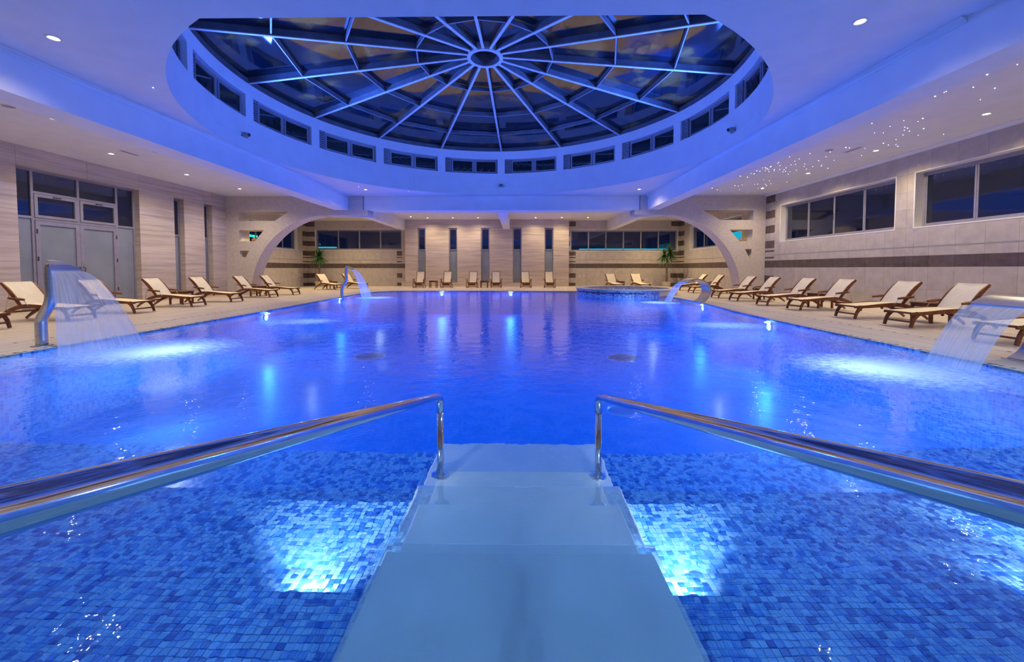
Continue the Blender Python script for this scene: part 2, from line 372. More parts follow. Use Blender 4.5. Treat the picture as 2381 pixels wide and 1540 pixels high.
# light drain strips in the deck
for k_, (x0, x1, y0, y1) in enumerate(((7.65, 7.78, 1, 19.2), (-8.85, -8.72, 1, 23))):
    st = struct(empty('trim_%d' % (k_+2), (x0, y0, 0)))
    for q in range(int((y1-y0)/1.0)):
        slab(st, 'strip_stone', 0, x1-x0, q*1.0, q*1.0+1.0, -.01, .004, M['coping'])
    m = MB()
    for q in range(int((y1-y0)/.27)): m.box(.04, .09, q*.27+.1, q*.27+.14, 0, .0055)
    tag(m.obj('drain_slots', M['slot'], st), kind='stuff')
# pool basin
FL = -1.35
m = MB()
for i in range(n):
    a, b = pool[i], pool[(i+1) % n]; m.quad([(a[0], a[1], 0), (b[0], b[1], 0), (b[0], b[1], FL), (a[0], a[1], FL)])
m.v += [(p[0], p[1], FL) for p in pool]; m.f.append(tuple(range(len(m.v)-n, len(m.v)))); m.mi.append(1)
struct(m.obj('pool_basin', [M['mosaic_wall'], M['mosaic_deep']]), 'rectangular pool basin lined with blue and white mosaic', 'pool')
me = flat_shape(pool, [], 0, 'pool_water', M['water'])
tag(link('pool_water', me, None, (0, 0, -.03)), 'rippled blue pool water filling the large rectangular pool', 'water', kind='stuff')
# wide mosaic steps, real mosaic pieces on the near ones
steps = struct(empty('pool_steps', (0, .6, FL)), 'wide mosaic steps going down into the pool beside the marble slabs', 'steps')
lev = [(.6, 1.86, -.27), (1.86, 2.52, -.42), (2.52, 3.3, -.58)]
for y0, y1, z in lev:
    m = MB(); m.box(-7.58, 6.34, y0-.6, y1-.6, 0, z-FL-.004); m.obj('step', [M['mosaic']], steps)
rng = random.Random(3)
for y0, y1, z in lev:
    t = MB(); s = .033; y = max(y0, 1.1)
    while y < y1-.01:
        x = -4.0
        while x < 4.3:
            if not (-.68 < x < .66):
                r_ = rng.random(); mi = 0 if r_ < .52 else (1 if r_ < .8 else 2)
                b = len(t.v); h = .004+rng.random()*.0012; a_ = x; b_ = min(x+.0305, 9); c_ = y-.6; d_ = min(y+.0305, y1)-.6; zz = z-FL-.004
                t.v += [(a_, c_, zz), (b_, c_, zz), (b_, d_, zz), (a_, d_, zz), (a_+.001, c_+.001, zz+h), (b_-.001, c_+.001, zz+h), (b_-.001, d_-.001, zz+h), (a_+.001, d_-.001, zz+h)]
                for f in ((4, 5, 6, 7), (0, 1, 5, 4), (1, 2, 6, 5), (2, 3, 7, 6), (3, 0, 4, 7)): t.f.append(tuple(b+i for i in f)); t.mi.append(mi)
            x += s
        y += s
    me = bpy.data.meshes.new('mosaic_pieces'); me.from_pydata(t.v, [], t.f)
    for i in range(3): me.materials.append(M['tile%d' % i])
    me.polygons.foreach_set('material_index', t.mi)
    tag(link('mosaic_pieces', me, steps), kind='stuff')
# pale marble entry slabs
for i, (y0, y1, z, lb) in enumerate(((.6, 1.95, -.13, 'pale marble entry slab nearest the viewer, topmost under the water'), (1.93, 2.6, -.28, 'middle pale marble slab of the underwater entry steps'),
                                (2.58, 3.36, -.45, 'lowest pale marble slab where the handrail posts stand'))):
    m = MB(); m.box(-.675, .675, -(y1-y0)/2, (y1-y0)/2, -.12, 0)
    o = m.obj('marble_slab', M['marble'], None, loc=(.015, (y0+y1)/2, z)); tag(o, lb, 'step', 'marble slabs of the pool entry')
    bv = o.modifiers.new('b', 'BEVEL'); bv.width = .012; bv.segments = 2
# floor drains
for i, (x, y, lb) in enumerate(((-2.75, 7.3, 'dark round drain on the pool floor, left one ahead of the handrails'), (1.95, 7.3, 'dark round drain on the pool floor, right one ahead of the handrails'))):
    e = tag(empty('floor_drain', (x, y, FL)), lb, 'drain', 'drains in the pool floor')
    m = MB(); m.lathe([(0, .02), (.2, .02), (.24, 0)], 24); m.obj('cover', M['alu_dark'], e)
    m = MB(); m.lathe([(.24, 0), (.26, .03), (.28, .0)], 24); m.obj('rim', M['steel_brushed'], e)

# ------------------------------------------------------------------ ceiling and beams
hole = []; yc = 5.8; ah = math.asin((DC[1]-yc)/DR)
for i in range(97):
    a = -ah+(pi+2*ah)*i/96; hole.append((DC[0]+DR*cos(a), DC[1]+DR*sin(a)))
me = flat_shape([(-17, -3), (14, -3), (14, 31), (-17, 31)], [hole], 0, 'ceiling', M['plaster'])
struct(link('ceiling', me, None, (0, 0, CZ)))
def box_struct(name, x0, x1, y0, y1, z0, z1, mat, lb=None, cat=None):
    m = MB(); m.box(x0, x1, y0, y1, z0, z1); return struct(m.obj(name, mat), lb, cat)
box_struct('beam', -9.08, -8.42, -3, DW, BZ, CZ+.02, M['plaster'], 'long white ceiling beam over the left deck edge', 'beam')
box_struct('beam', 6.48, 7.05, -3, DW, BZ, CZ+.02, M['plaster'], 'long white ceiling beam over the right deck edge', 'beam')
box_struct('beam', -7.66, 6.1, DW+.06, DW+.82, BZ, CZ+.02, M['plaster'], 'blue-lit cross beam between the two arched walls', 'beam')
box_struct('beam', -8.72, -8.26, DW+.82, RB, BZ-.02, CZ+.02, M['plaster'], 'short rear ceiling beam left of the slit windows', 'beam')
box_struct('beam', -1.0, -.5, DW+.82, PB, BZ-.02, CZ+.02, M['plaster'], 'short rear ceiling beam above the middle of the slit windows', 'beam')
box_struct('beam', 6.8, 7.26, DW+.82, RB, BZ-.02, CZ+.02, M['plaster'], 'short rear ceiling beam behind the right arch', 'beam')
# cove mouldings along the beams, crown moulding at the right wall
def moulding(name, x, s, y0, y1):
    m = MB(); P = [(0, 0), (.10, 0), (.10, -.015), (.06, -.03), (.03, -.055), (.015, -.09), (0, -.09)]
    b = len(m.v)
    for y in (y0, y1): m.v += [(x+s*p[0], y, CZ+p[1]) for p in P]
    k = len(P)
    for i in range(k): m.f.append((i, (i+1) % k, (i+1) % k+k, i+k)); m.mi.append(0)
    m.f.append(tuple(range(k))[::-1]); m.f.append(tuple(range(k, 2*k))); m.mi += [0, 0]
    struct(m.obj(name, M['plaster']))
moulding('trim_4', 6.48, -1, 5.9, DW); moulding('trim_5', -8.42, 1, 5.9, DW); moulding('trim_6', XR, -1, 3, DW); 
# near ceiling panel seam and near pier
box_struct('ceiling_panel', -8.42, 7.1, -3, 5.79, CZ-.03, CZ+.01, M['plaster'], 'flat white ceiling panel just before the round skylight', 'ceiling')
box_struct('pier', 7.05, 7.6, 4.9, 5.7, BZ, CZ, M['arch_mosaic'], 'mosaic clad pier end at the top right corner of the ceiling', 'pier')

# ------------------------------------------------------------------ arch walls
def arch(name, outer, holes):
    me = flat_shape(outer, holes, .8, name, M['arch_mosaic'])
    o = link(name, me, None, (0, DW+.4, 0)); o.rotation_euler = (pi/2, 0, 0); return struct(o)
def ell(cx, rx, rz, a0, a1, k=28): return [(cx+rx*cos(a0+(a1-a0)*i/k), rz*sin(a0+(a1-a0)*i/k)) for i in range(k+1)]
def P(u, v): return ((u-1201)/46.5, 1.3+(625.5-v)/46.5)
AZ = 3.98
arch('wall_arch_left', [(XL, 0), (XL-1.4, 0), (XL-1.4, CZ), (-7.68, CZ), (-7.68, BZ), (-7.45, BZ), (-7.45, AZ)]+ell(-9.5, 3.9, AZ, pi/2, pi),
     [[P(552, 493), P(669, 493), P(637, 513.6), P(551, 513.6)], [P(552, 535), P(611, 535), P(589, 561), P(552, 561)], [P(553, 583), P(575, 583), P(567, 598), P(554, 598)]])
arch('wall_arch_right', [(XR, 0), (XR, CZ), (6.12, CZ), (6.12, BZ), (5.84, BZ), (5.84, AZ)]+ell(7.3, 3.85, AZ, pi/2, 0),
     [[P(1630, 491), P(1744.5, 491), P(1744.5, 513), P(1670, 513)], [P(1691, 535), P(1743.5, 535), P(1742.7, 562), P(1714.5, 562)], [P(1727, 580), P(1742, 580), P(1742, 599.6), P(1737, 599.6)]])

# ------------------------------------------------------------------ windows
NW = [0]; ND = [0]
def window(along, face, rect, npanes, depth_dir, opts=None):
    """horizontal strip window. along 'x' or 'y'; face = plane coordinate of the frame; rect a0,a1,z0,z1"""
    NW[0] += 1; a0, a1, z0, z1 = rect
    e = struct(empty('window_%d' % NW[0], (a0, face, z0) if along == 'x' else (face, a0, z0)))
    W, H = a1-a0, z1-z0; f = .07; d = .06
    def bx(m, p0, p1, q0, q1, o0, o1):
        if along == 'x': m.box(p0, p1, min(o0, o1), max(o0, o1), q0, q1)
        else: m.box(min(o0, o1), max(o0, o1), p0, p1, q0, q1)
    s = depth_dir
    m = MB(); bx(m, 0, W, 0, f, 0, s*d); bx(m, 0, W, H-f, H, 0, s*d); bx(m, 0, f, f, H-f, 0, s*d); bx(m, W-f, W, f, H-f, 0, s*d)
    m.obj('frame', M['alu'], e)
    pw = (W-2*f)/npanes
    for i in range(npanes):
        p0 = f+i*pw; p1 = p0+pw; g = .045
        m = MB(); o = s*(.01 if i % 2 else .02)
        bx(m, p0, p1, f, f+g, o, o+s*.03); bx(m, p0, p1, H-f-g, H-f, o, o+s*.03); bx(m, p0, p0+g, f+g, H-f-g, o, o+s*.03); bx(m, p1-g, p1, f+g, H-f-g, o, o+s*.03)
        sa = m.obj('sash', M['alu'], e)
        m = MB(); bx(m, p0+g-.005, p1-g+.005, f+g-.005, H-f-g+.005, o+s*.012, o+s*.018); m.obj('pane', M['glass'], sa)
        if i % 2 == 0:
            m = MB(); bx(m, p0+.008, p0+.027, H*.38, H*.55, o-s*.012, o); tag(m.obj('handle', M['alu_dark'], sa), 'small dark window handle')
    # white reveal edge
    return e
def slit(along, face, a0, a1, z0, z1, zm, s):
    NW[0] += 1; e = struct(empty('window_%d' % NW[0], (a0, face, z0) if along == 'x' else (face, a0, z0)))
    W, H = a1-a0, z1-z0; h = zm-z0; f = .05
    def bx(m, p0, p1, q0, q1, o0, o1):
        if along == 'x': m.box(p0, p1, min(o0, o1), max(o0, o1), q0, q1)
        else: m.box(min(o0, o1), max(o0, o1), p0, p1, q0, q1)
    m = MB()
    for q in ((0, W, 0, f), (0, W, h-f/2, h+f/2), (0, W, H-f, H), (0, f, f, h-f/2), (W-f, W, f, h-f/2), (0, f, h+f/2, H-f), (W-f, W, h+f/2, H-f)): bx(m, *q, 0, s*.07)
    m.obj('frame', M['alu'], e)
    m = MB(); g = .05; o = -s*.02
    for q in ((f-.02, W-f+.02, h+f/2, h+f/2+g), (f-.02, W-f+.02, H-f-g, H-f), (f-.02, f+g-.02, h+f/2+g, H-f-g), (W-f-g+.02, W-f+.02, h+f/2+g, H-f-g)): bx(m, *q, o, o+s*.05)
    sa = m.obj('sash', M['alu'], e)
    m = MB(); bx(m, f+g-.03, W-f-g+.03, h+f/2+g-.01, H-f-g+.01, s*.01, s*.02); m.obj('pane', M['glass'], sa)
    m = MB(); bx(m, W/2-.05, W/2+.05, H-f-g+.01, H-f-.005, o-s*.02, o); tag(m.obj('handle', M['alu_dark'], sa), 'small dark window handle')
    m = MB(); bx(m, f-.005, W-f+.005, f-.005, h-f/2+.005, s*.03, s*.04); tag(m.obj('frosted_pane', M['frosted'], e), 'grey frosted lower pane')
    return e

# ------------------------------------------------------------------ tiled walls
ZB = [(4.87, 4.5), (4.12, 3.75), (3.4, 3.03), (2.66, 2.3), (2.2, 2.12), (1.88, 1.80), (.97, .62), (.25, .02)]
def wall(name, along, face, s, a0, a1, holes, cols, blocks, zt=CZ, thick=.25):
    """backing wall + separate tiles. s = direction into the wall (+1/-1 along the normal axis)."""
    e = struct(empty(name, (a0, face, 0) if along == 'x' else (face, a0, 0)))
    def put(nm, p0, p1, q0, q1, mat, proud=.012, j=.005):
        o0, o1 = -s*0, s*proud
        lo, hi = min(o0, o1)-(.012 if False else 0), max(o0, o1)
        if along == 'x': slab(e, nm, p0-a0, p1-a0, lo, hi, q0, q1, mat, j)
        else: slab(e, nm, lo, hi, p0-a0, p1-a0, q0, q1, mat, j)
    # backing
    m = MB(); xs = sorted({a0, a1}|{h[0] for h in holes}|{h[1] for h in holes})
    for p0, p1 in zip(xs, xs[1:]):
        zs = [0]; 
        hs = sorted([(h[2], h[3]) for h in holes if h[0] <= p0+1e-6 and h[1] >= p1-1e-6])
        z = 0; segs = []
        for h0, h1 in hs: segs.append((z, h0)); z = h1
        segs.append((z, zt))
        for z0, z1 in segs:
            if z1-z0 < .01: continue
            o = sorted((s*.010, s*thick))
            if along == 'x': m.box(p0-a0, p1-a0, o[0], o[1], z0, z1)
            else: m.box(o[0], o[1], p0-a0, p1-a0, z0, z1)
    m.obj('backing', M['grout'], e)
    # rows
    rows = [(0, .68), (.68, 1.36), (1.36, 1.70, 'd'), (1.70, 1.955), (1.955, 1.99, 'm'), (1.99, 2.58), (2.58, 3.15), (3.15, 3.7), (3.7, 4.25), (4.25, zt)]
    cs = sorted(set(cols)|{a0, a1}|{h[0] for h in holes}|{h[1] for h in holes}|{b for q in blocks for b in q})
    cs = [c for i, c in enumerate(cs) if i == 0 or c-cs[i-1] > .03]
    def inhole(p0, p1, q0, q1): return any(h[0]-.02 <= p0 and h[1]+.02 >= p1 and h[2] < q1-.03 and h[3] > q0+.03 for h in holes)
    for p0, p1 in zip(cs, cs[1:]):
        isb = any(q[0]-.01 <= p0 and q[1]+.01 >= p1 for q in blocks)
        if isb:
            z = 0
            for zt_, zb_ in sorted(ZB+[(1.70, 1.36)]):
                if zb_ > z+.01 and not inhole(p0, p1, z, zb_): put('tile', p0, p1, z, zb_, M['stone_tile'])
                if not inhole(p0, p1, zb_, zt_): put('dark_tile', p0, p1, zb_, zt_, M['dark_tile'])
                z = zt_
            put('tile', p0, p1, z, zt, M['stone_tile'])
            continue
        for r in rows:
            q0, q1 = r[0], r[1]
            # clip against holes
            parts = [(q0, q1)]
            for h in holes:
                if h[0]-.02 <= p0 and h[1]+.02 >= p1:
                    np_ = []
                    for a, b in parts:
                        if h[3] <= a or h[2] >= b: np_.append((a, b)); continue
                        if h[2] > a: np_.append((a, h[2]))
                        if h[3] < b: np_.append((h[3], b))
                    parts = np_
            for a, b in parts:
                if b-a < .02: continue
                t = r[2] if len(r) > 2 else ''
                put('dark_tile' if t == 'd' else ('mosaic_strip' if t == 'm' else 'tile'), p0, p1, a, b, M['dark_tile'] if t == 'd' else (M['grille'] if t == 'm' else M['stone_tile']))
    return e
def steps_(a, b, st):
    out = []; x = a
    while (x < b-.2 if st > 0 else x > b+.2): out.append(round(x, 3)); x += st
    return out
WZ0, WZ1 = 2.58, 4.26
# right wall
rh = [(6.95, 12.46, WZ0, WZ1), (13.1, 18.7, WZ0, WZ1)]
wall('wall_right', 'y', XR, 1, 3.0, DW, rh, steps_(19.1, 3.0, -.71), [(19.1, DW)])
for h in rh: window('y', XR+.24, h, 4, 1)
# rear side walls and recess walls
rb = [(21.9, 28.3, WZ0+.1, WZ1)]
wall('wall_rear_right', 'y', XR, 1, DW+.8, RB, rb, steps_(29.3, DW+.8, -1.42), [(29.3, RB)]); window('y', XR+.2, rb[0], 4, 1)
lb_ = [(22.9, 28.6, WZ0+.1, WZ1)]
wall('wall_rear_left', 'y', XBL, -1, DW+.8, RB, lb_, steps_(29.3, DW+.8, -1.42), [(29.3, RB)]); window('y', XBL-.2, lb_[0], 4, -1)
hb1 = [(-15.3, -8.7, 2.74, 4.30)]; hb2 = [(4.05, 12.1, 2.64, 4.22)]
wall('wall_back_left', 'x', RB, 1, XBL, -8.26, hb1, steps_(-15.3, -8.3, .71), [(XBL, -15.35), (-9.1, -8.7)]); window('x', RB+.15, hb1[0], 4, 1)
wall('wall_back_right', 'x', RB, 1, 3.85, XR, hb2, steps_(4.45, 12.3, .71), [(3.85, 4.05), (4.05, 4.45), (11.6, 12.1), (12.1, XR)]); window('x', RB+.15, hb2[0], 6, 1)
# white reveal frames round the big windows
def reveal(along, face, s, rect, dep):
    a0, a1, z0, z1 = rect; t = .03; m = MB()
    def bx(p0, p1, q0, q1):
        o = sorted((-s*.006, s*dep))
        if along == 'x': m.box(p0, p1, face+o[0], face+o[1], q0, q1)
        else: m.box(face+o[0], face+o[1], p0, p1, q0, q1)
    g = .006; bx(a0-t, a1+t, z0-t, z0+g); bx(a0-t, a1+t, z1-g, z1+t); bx(a0-t, a0+g, z0+g, z1-g); bx(a1-g, a1+t, z0+g, z1-g)
    NT[0] += 1; struct(m.obj('trim_%d' % NT[0], M['white_trim']))
NT = [9]
for h in rh: reveal('y', XR, 1, h, .24)
reveal('y', XR, 1, rb[0], .2); reveal('y', XBL, -1, lb_[0], .2); reveal('x', RB, 1, hb1[0], .15); reveal('x', RB, 1, hb2[0], .15)

# travertine walls (left wall and back block)
def trav(name, along, face, s, a0, a1, holes, joints, thick=.3, side=None):
    e = struct(empty(name, (a0, face, 0) if along == 'x' else (face, a0, 0)))
    xs = sorted({a0, a1}|{h[0] for h in holes}|{h[1] for h in holes}|set(joints)); m = MB()
    course = CZ/13
    for p0, p1 in zip(xs, xs[1:]):
        segs = []; z = 0
        for h0, h1 in sorted([(h[2], h[3]) for h in holes if h[0] <= p0+1e-6 and h[1] >= p1-1e-6]): segs.append((z, h0)); z = h1
        segs.append((z, CZ))
        for z0, z1 in segs:
            if z1-z0 < .02: continue
            o = sorted((s*.018, s*thick))
            if along == 'x': m.box(p0-a0, p1-a0, *o, z0, z1)
            else: m.box(*o, p0-a0, p1-a0, z0, z1)
            k = int(z0/course+1e-4); cuts = [z0]+[c*course for c in range(k+1, 14) if z0+.04 < c*course < z1-.04]+[z1]
            for c0, c1 in zip(cuts, cuts[1:]):
                pr = s*(.018-random.random()*.002); o2 = sorted((0 if random.random() < .5 else -s*.002, s*.018))
                if along == 'x': slab(e, 'stone_slab', p0-a0, p1-a0, *o2, c0, c1, M['travertine'], .006)
                else: slab(e, 'stone_slab', *o2, p0-a0, p1-a0, c0, c1, M['travertine'], .006)
    m.obj('backing', M['travertine'], e); return e
dr = (11.48, 15.24)
lh = [(dr[0], dr[1], 0, 4.35), (16.8, 17.3, .27, 4.35), (18.43, 18.9, .27, 4.35)]
trav('wall_left', 'y', XL, -1, 3.0, DW, lh, [5.1, 7.2, 9.3, 13.4])
sx = [(-7.34, -6.75), (-5.02, -4.40), (-2.64, -2.0), (-.29, .35), (2.06, 2.7)]
trav('wall_back', 'x', PB, 1, -8.26, 3.85, [(a, b, .27, 4.32) for a, b in sx], [-8.26])
for a, b in sx: slit('x', PB+.14, a, b, .27, 4.32, 2.68, 1)
slit('y', XL-.22, 16.8, 17.3, .27, 4.35, 2.72, -1); slit('y', XL-.22, 18.43, 18.9, .27, 4.35, 2.72, -1)
box_struct('wall_back_return', 3.83, 3.86, PB+.02, RB, 0, CZ, M['travertine'])
box_struct('wall_back_return', -8.29, -8.25, PB+.02, RB, 0, CZ, M['travertine'])
# glazed double door
e = struct(empty('door_1', (XL-.2, dr[0], 0)), 'wide grey aluminium glazed door with frosted leaves and upper lights', 'door')
W = dr[1]-dr[0]; ys = [0, .52, 1.80, 3.08, W-.0]
f = .07; m = MB()
for y in (0, ys[1]-f/2, ys[3]-f/2, W-f): m.box(-.08, 0, y, y+f, 0, 4.35)
m.box(-.08, 0, ys[2]-.035, ys[2]+.035, 2.84, 4.35)
for (a, b, z) in ((0, W, 4.28), (0, ys[1], 2.84), (ys[1], ys[3], 3.62), (ys[1], ys[3], 2.80), (ys[3], W, 2.84), (0, ys[1], 0), (ys[3], W, 0)):
    m.box(-.075, .002, a+.01, b-.01, z, z+(.07 if z else .12))
m.obj('frame', M['alu'], e)
def leaf(nm, y0, y1, z0, z1, mat, fr=.09, x=.0, pn='pane'):
    m = MB(); m.box(-.06+x, .02+x, y0, y1, z0, z0+fr); m.box(-.06+x, .02+x, y0, y1, z1-fr, z1); m.box(-.06+x, .02+x, y0, y0+fr, z0+fr, z1-fr); m.box(-.06+x, .02+x, y1-fr, y1, z0+fr, z1-fr)
    o = m.obj(nm, M['alu'], e); m = MB(); m.box(-.03, -.02, y0+fr-.01, y1-fr+.01, z0+fr-.01, z1-fr+.01); m.obj(pn, mat, o); return o
d1 = leaf('door_leaf', ys[1]+.04, ys[2]-.003, .02, 2.79, M['frosted'], .12)
d2 = leaf('door_leaf', ys[2]+.003, ys[3]-.04, .02, 2.79, M['frosted'], .12)
for q, (y0, y1) in enumerate(((ys[1]+.04, ys[2]-.04), (ys[2]+.04, ys[3]-.04))):
    t_ = leaf('hopper_light', y0, y1, 2.88, 3.61, M['glass'], .085)
    m = MB(); m.box(.02, .045, (y0+y1)/2-.11, (y0+y1)/2+.11, 3.55, 3.585); tag(m.obj('handle', M['alu_dark'], t_), 'dark bar handle on upper light')
    m = MB(); m.box(-.045, -.035, y0-.005, y1+.005, 3.68, 4.29); m.obj('pane', M['glass'], e)
for y0, y1 in ((f, ys[1]-f/2), (ys[3]+f/2, W-f)):
    m = MB(); m.box(-.045, -.035, y0, y1, 2.9, 4.29); m.obj('pane', M['glass'], e)
    m = MB(); m.box(-.045, -.035, y0, y1, .11, 2.85); tag(m.obj('frosted_pane', M['frosted'], e), 'grey frosted lower pane')
for y in (ys[1]+.06, ys[3]-.08):
    for z in (.5, 1.55, 2.4): m = MB(); m.box(.02, .04, y, y+.03, z, z+.13); m.obj('hinge', M['alu_dark'], e)
m = MB()
for y, s_ in ((ys[2]-.06, -1), (ys[2]+.06, 1)):
    m.tube([(.02, y, 1.12), (.07, y, 1.12), (.075, y-s_*.02, 1.18), (.075, y+s_*.03, 1.30), (.07, y, 1.36), (.02, y, 1.36)], .014, 8)
m.tube([(.05, ys[2]-.06, 1.12), (.08, ys[2], 1.0), (.05, ys[2]+.07, .98)], .012, 6)
tag(m.obj('door_handle', M['alu_dark'], e), 'pair of dark pull handles')

# shell beyond: plain outer closing walls so that no light leaks
box_struct('wall_front', -17, 14, -3.2, -3, 0, CZ, M['stone_tile'])
box_struct('wall_near_left', XL-.3, XL, -3, 3.0, 0, CZ, M['travertine'])
box_struct('wall_near_right', XR, XR+.25, -3, 3.0, 0, CZ, M['stone_tile'])

# ------------------------------------------------------------------ drum and skylight
def ang(a): return (DC[0]+DR*sin(a), DC[1]+DR*cos(a))   # a = 0 at far side, clockwise from above seen from camera
def P3(a, r, z): return (DC[0]+r*sin(a), DC[1]+r*cos(a), z)
def cbox(m, a0, a1, z0, z1, r0, r1, n=6, mi=0, mat=None):
    for i in range(n):
        b0 = a0+(a1-a0)*i/n; b1 = a0+(a1-a0)*(i+1)/n
        p = [P3(b0, r0, z0), P3(b1, r0, z0), P3(b1, r1, z0), P3(b0, r1, z0), P3(b0, r0, z1), P3(b1, r0, z1), P3(b1, r1, z1), P3(b0, r1, z1)]
        b = len(m.v); m.v += p; fs = [(3, 2, 1, 0), (4, 5, 6, 7), (0, 1, 5, 4), (2, 3, 7, 6)]
        if i == 0: fs.append((3, 0, 4, 7))
        if i == n-1: fs.append((1, 2, 6, 5))
        for f_ in fs: m.f.append(tuple(b+i_ for i_ in f_)); m.mi.append(mi)
amax = pi/2+ah  # opening visible part
WZA, WZB = 5.96, 6.66; DT = 7.03
m = MB(); cbox(m, -amax, amax, CZ+.002, WZA, DR-.004, DR+.22, 96); cbox(m, -amax, amax, WZB, DT, DR, DR+.22, 96)
wins = []; k0 = -8
for k in range(-8, 9):
    w0 = R(2.85+22.5*k); w1 = w0+R(19.8)
    if w0 > -amax+.02 and w1 < amax-.02: wins.append((w0, w1))
last = -amax
for w0, w1 in wins+[(amax, None)]:
    cbox(m, last, w0, WZA, WZB, DR, DR+.22, max(1, int((w0-last)/.06))); last = w1
y_ = yc; hx = sqrt(DR**2-(DC[1]-yc)**2)
m.box(DC[0]-hx-.2, DC[0]+hx+.2, yc-.22, yc, CZ-.0, DT)
dm = m.obj('wall_drum', M['plaster'])
me = dm.data
bm = bmesh.new(); bm.from_mesh(me); bmesh.ops.remove_doubles(bm, verts=bm.verts, dist=.0005); bm.to_mesh(me); bm.free()
struct(dm)
for w0, w1 in wins:
    NW[0] += 1; c = P3((w0+w1)/2, DR+.1, WZA); e = struct(empty('window_%d' % NW[0], c))
    L = w1-w0; ri, ro = DR+.13, DR+.19
    def part(nm, a0, a1, z0, z1, r0, r1, mat, par, n=3):
        m = MB(); cbox(m, a0, a1, z0, z1, r0, r1, n); m.v = [(p[0]-c[0], p[1]-c[1], p[2]-c[2]) for p in m.v]; return m.obj(nm, mat, par)
    ls = w0+L*.115
    # louvre: frame with slats
    m = MB()
    m2 = []
    cbox(m, w0, w0+.004, WZA, WZB, DR+.06, DR+.12, 1); cbox(m, ls-.004, ls, WZA, WZB, DR+.06, DR+.12, 1)
    m.v = [(p[0]-c[0], p[1]-c[1], p[2]-c[2]) for p in m.v]; lo = m.obj('louvre_frame', M['alu'], e)
    for q in range(9):
        z = WZA+.03+q*.074; part('slat', w0+.004, ls-.004, z, z+.045, DR+.07, DR+.09, M['alu'], lo, 1)
    # outer frame and two sashes
    g = .0065
    m = MB()
    for (a0, a1, z0, z1) in ((ls, w1, WZA, WZA+.06), (ls, w1, WZB-.06, WZB), (ls, ls+g, WZA+.06, WZB-.06), (w1-g, w1, WZA+.06, WZB-.06), ((ls+w1)/2-g, (ls+w1)/2+g, WZA+.06, WZB-.06)):
        cbox(m, a0, a1, z0, z1, ri, ro, 4 if a1-a0 > .1 else 1)
    m.v = [(p[0]-c[0], p[1]-c[1], p[2]-c[2]) for p in m.v]; m.obj('frame', M['alu'], e)
    for a0, a1 in ((ls+g, (ls+w1)/2-g), ((ls+w1)/2+g, w1-g)):
        m = MB(); z0, z1 = WZA+.06, WZB-.06
        for q in ((a0, a1, z0, z0+.05), (a0, a1, z1-.05, z1), (a0, a0+.008, z0+.05, z1-.05), (a1-.008, a1, z0+.05, z1-.05)): cbox(m, *q, ri-.03, ri+.03, 3 if q[1]-q[0] > .05 else 1)
        m.v = [(p[0]-c[0], p[1]-c[1], p[2]-c[2]) for p in m.v]; sa = m.obj('sash', M['alu'], e)
        part('pane', a0+.007, a1-.007, z0+.045, z1-.045, ri+.005, ri+.012, M['glass'], sa, 3)
# skylight
sk = tag(empty('skylight', (DC[0], DC[1], DT)), 'round glass skylight with sixteen metal ribs meeting at a hub ring', 'skylight')
HZ = 7.655; HR = .54
def cone(r): return HZ+.02-(r-HR)*(HZ-DT)/(DR-HR)
def loc3(p): return (p[0]-DC[0], p[1]-DC[1], p[2]-DT)
RA = [R(1.6+22.5*k) for k in range(16)]; RR = [HR, 2.04, 3.9, 5.65, DR+.1]
def inside(a, r): return DC[1]+r*cos(a) > yc-.3
for a in RA:
    rend = DR+.05
    if DC[1]+rend*cos(a) < yc-.1: rend = (DC[1]-yc+.1)/(-cos(a))
    A = P3(a, HR, cone(HR)); B = P3(a, rend, cone(rend))
    m = MB(); m.bar(loc3((A[0], A[1], A[2]+.11)), loc3((B[0], B[1], B[2]+.11)), .05, .20); rb_ = m.obj('rib', M['rib'], sk)
    m = MB(); m.bar(loc3((A[0], A[1], A[2]+.0)), loc3((B[0], B[1], B[2]+.0)), .075, .022); tag(m.obj('flange', M['rib_flange'], rb_), 'pale lower flange of the rib')
for i, a in enumerate(RA):
    b = a+R(22.5)
    for j in range(4):
        r0, r1 = RR[j], RR[j+1]
        if not (inside(a, r0) or inside(b, r0)): continue
        z0, z1 = cone(r0)+.19, cone(r1)+.19
        m = MB(); g = .02
        q = [P3(a, r0, z0), P3(b, r0, z0), P3(b, r1, z1), P3(a, r1, z1)]
        m.hexa([loc3(p) for p in q]+[loc3((p[0], p[1], p[2]+.02)) for p in q]); m.obj('glass_pane', M['roof_glass'], sk)
        if 0 < j:
            r = r0; p, q_ = P3(a, r, cone(r)+.10), P3(b, r, cone(r)+.10)
            m = MB(); m.bar(loc3(p), loc3(q_), .045, .13); pu = m.obj('purlin', M['rib'], sk)
            m = MB(); m.bar(loc3((p[0], p[1], p[2]-.075)), loc3((q_[0], q_[1], q_[2]-.075)), .03, .012); m.obj('flange', M['alu'], pu)
m = MB(); m.lathe([(HR-.1, .0), (HR, .0), (HR, .30), (HR-.1, .30), (HR-.1, 0)], 48); m.obj('hub_ring', M['rib_flange'], sk, loc=(0, 0, HZ-DT-.01))
m = MB(); m.lathe([(HR-.10, .012), (HR-.11, .012), (HR-.11, .42), (HR-.10, .42)], 48); m.obj('hub_sleeve', M['rib'], sk, loc=(0, 0, HZ-DT-.0))
m = MB(); m.lathe([(0.001, .40), (HR-.1, .36)], 32); m.obj('hub_glass', M['roof_glass'], sk, loc=(0, 0, HZ-DT))
# curb that closes the top of the drum, and dark night parapet beyond
m = MB(); cbox(m, -amax, amax, DT, DT+.16, DR-.0, DR+.22, 96); struct(m.obj('trim_7', M['rib']))
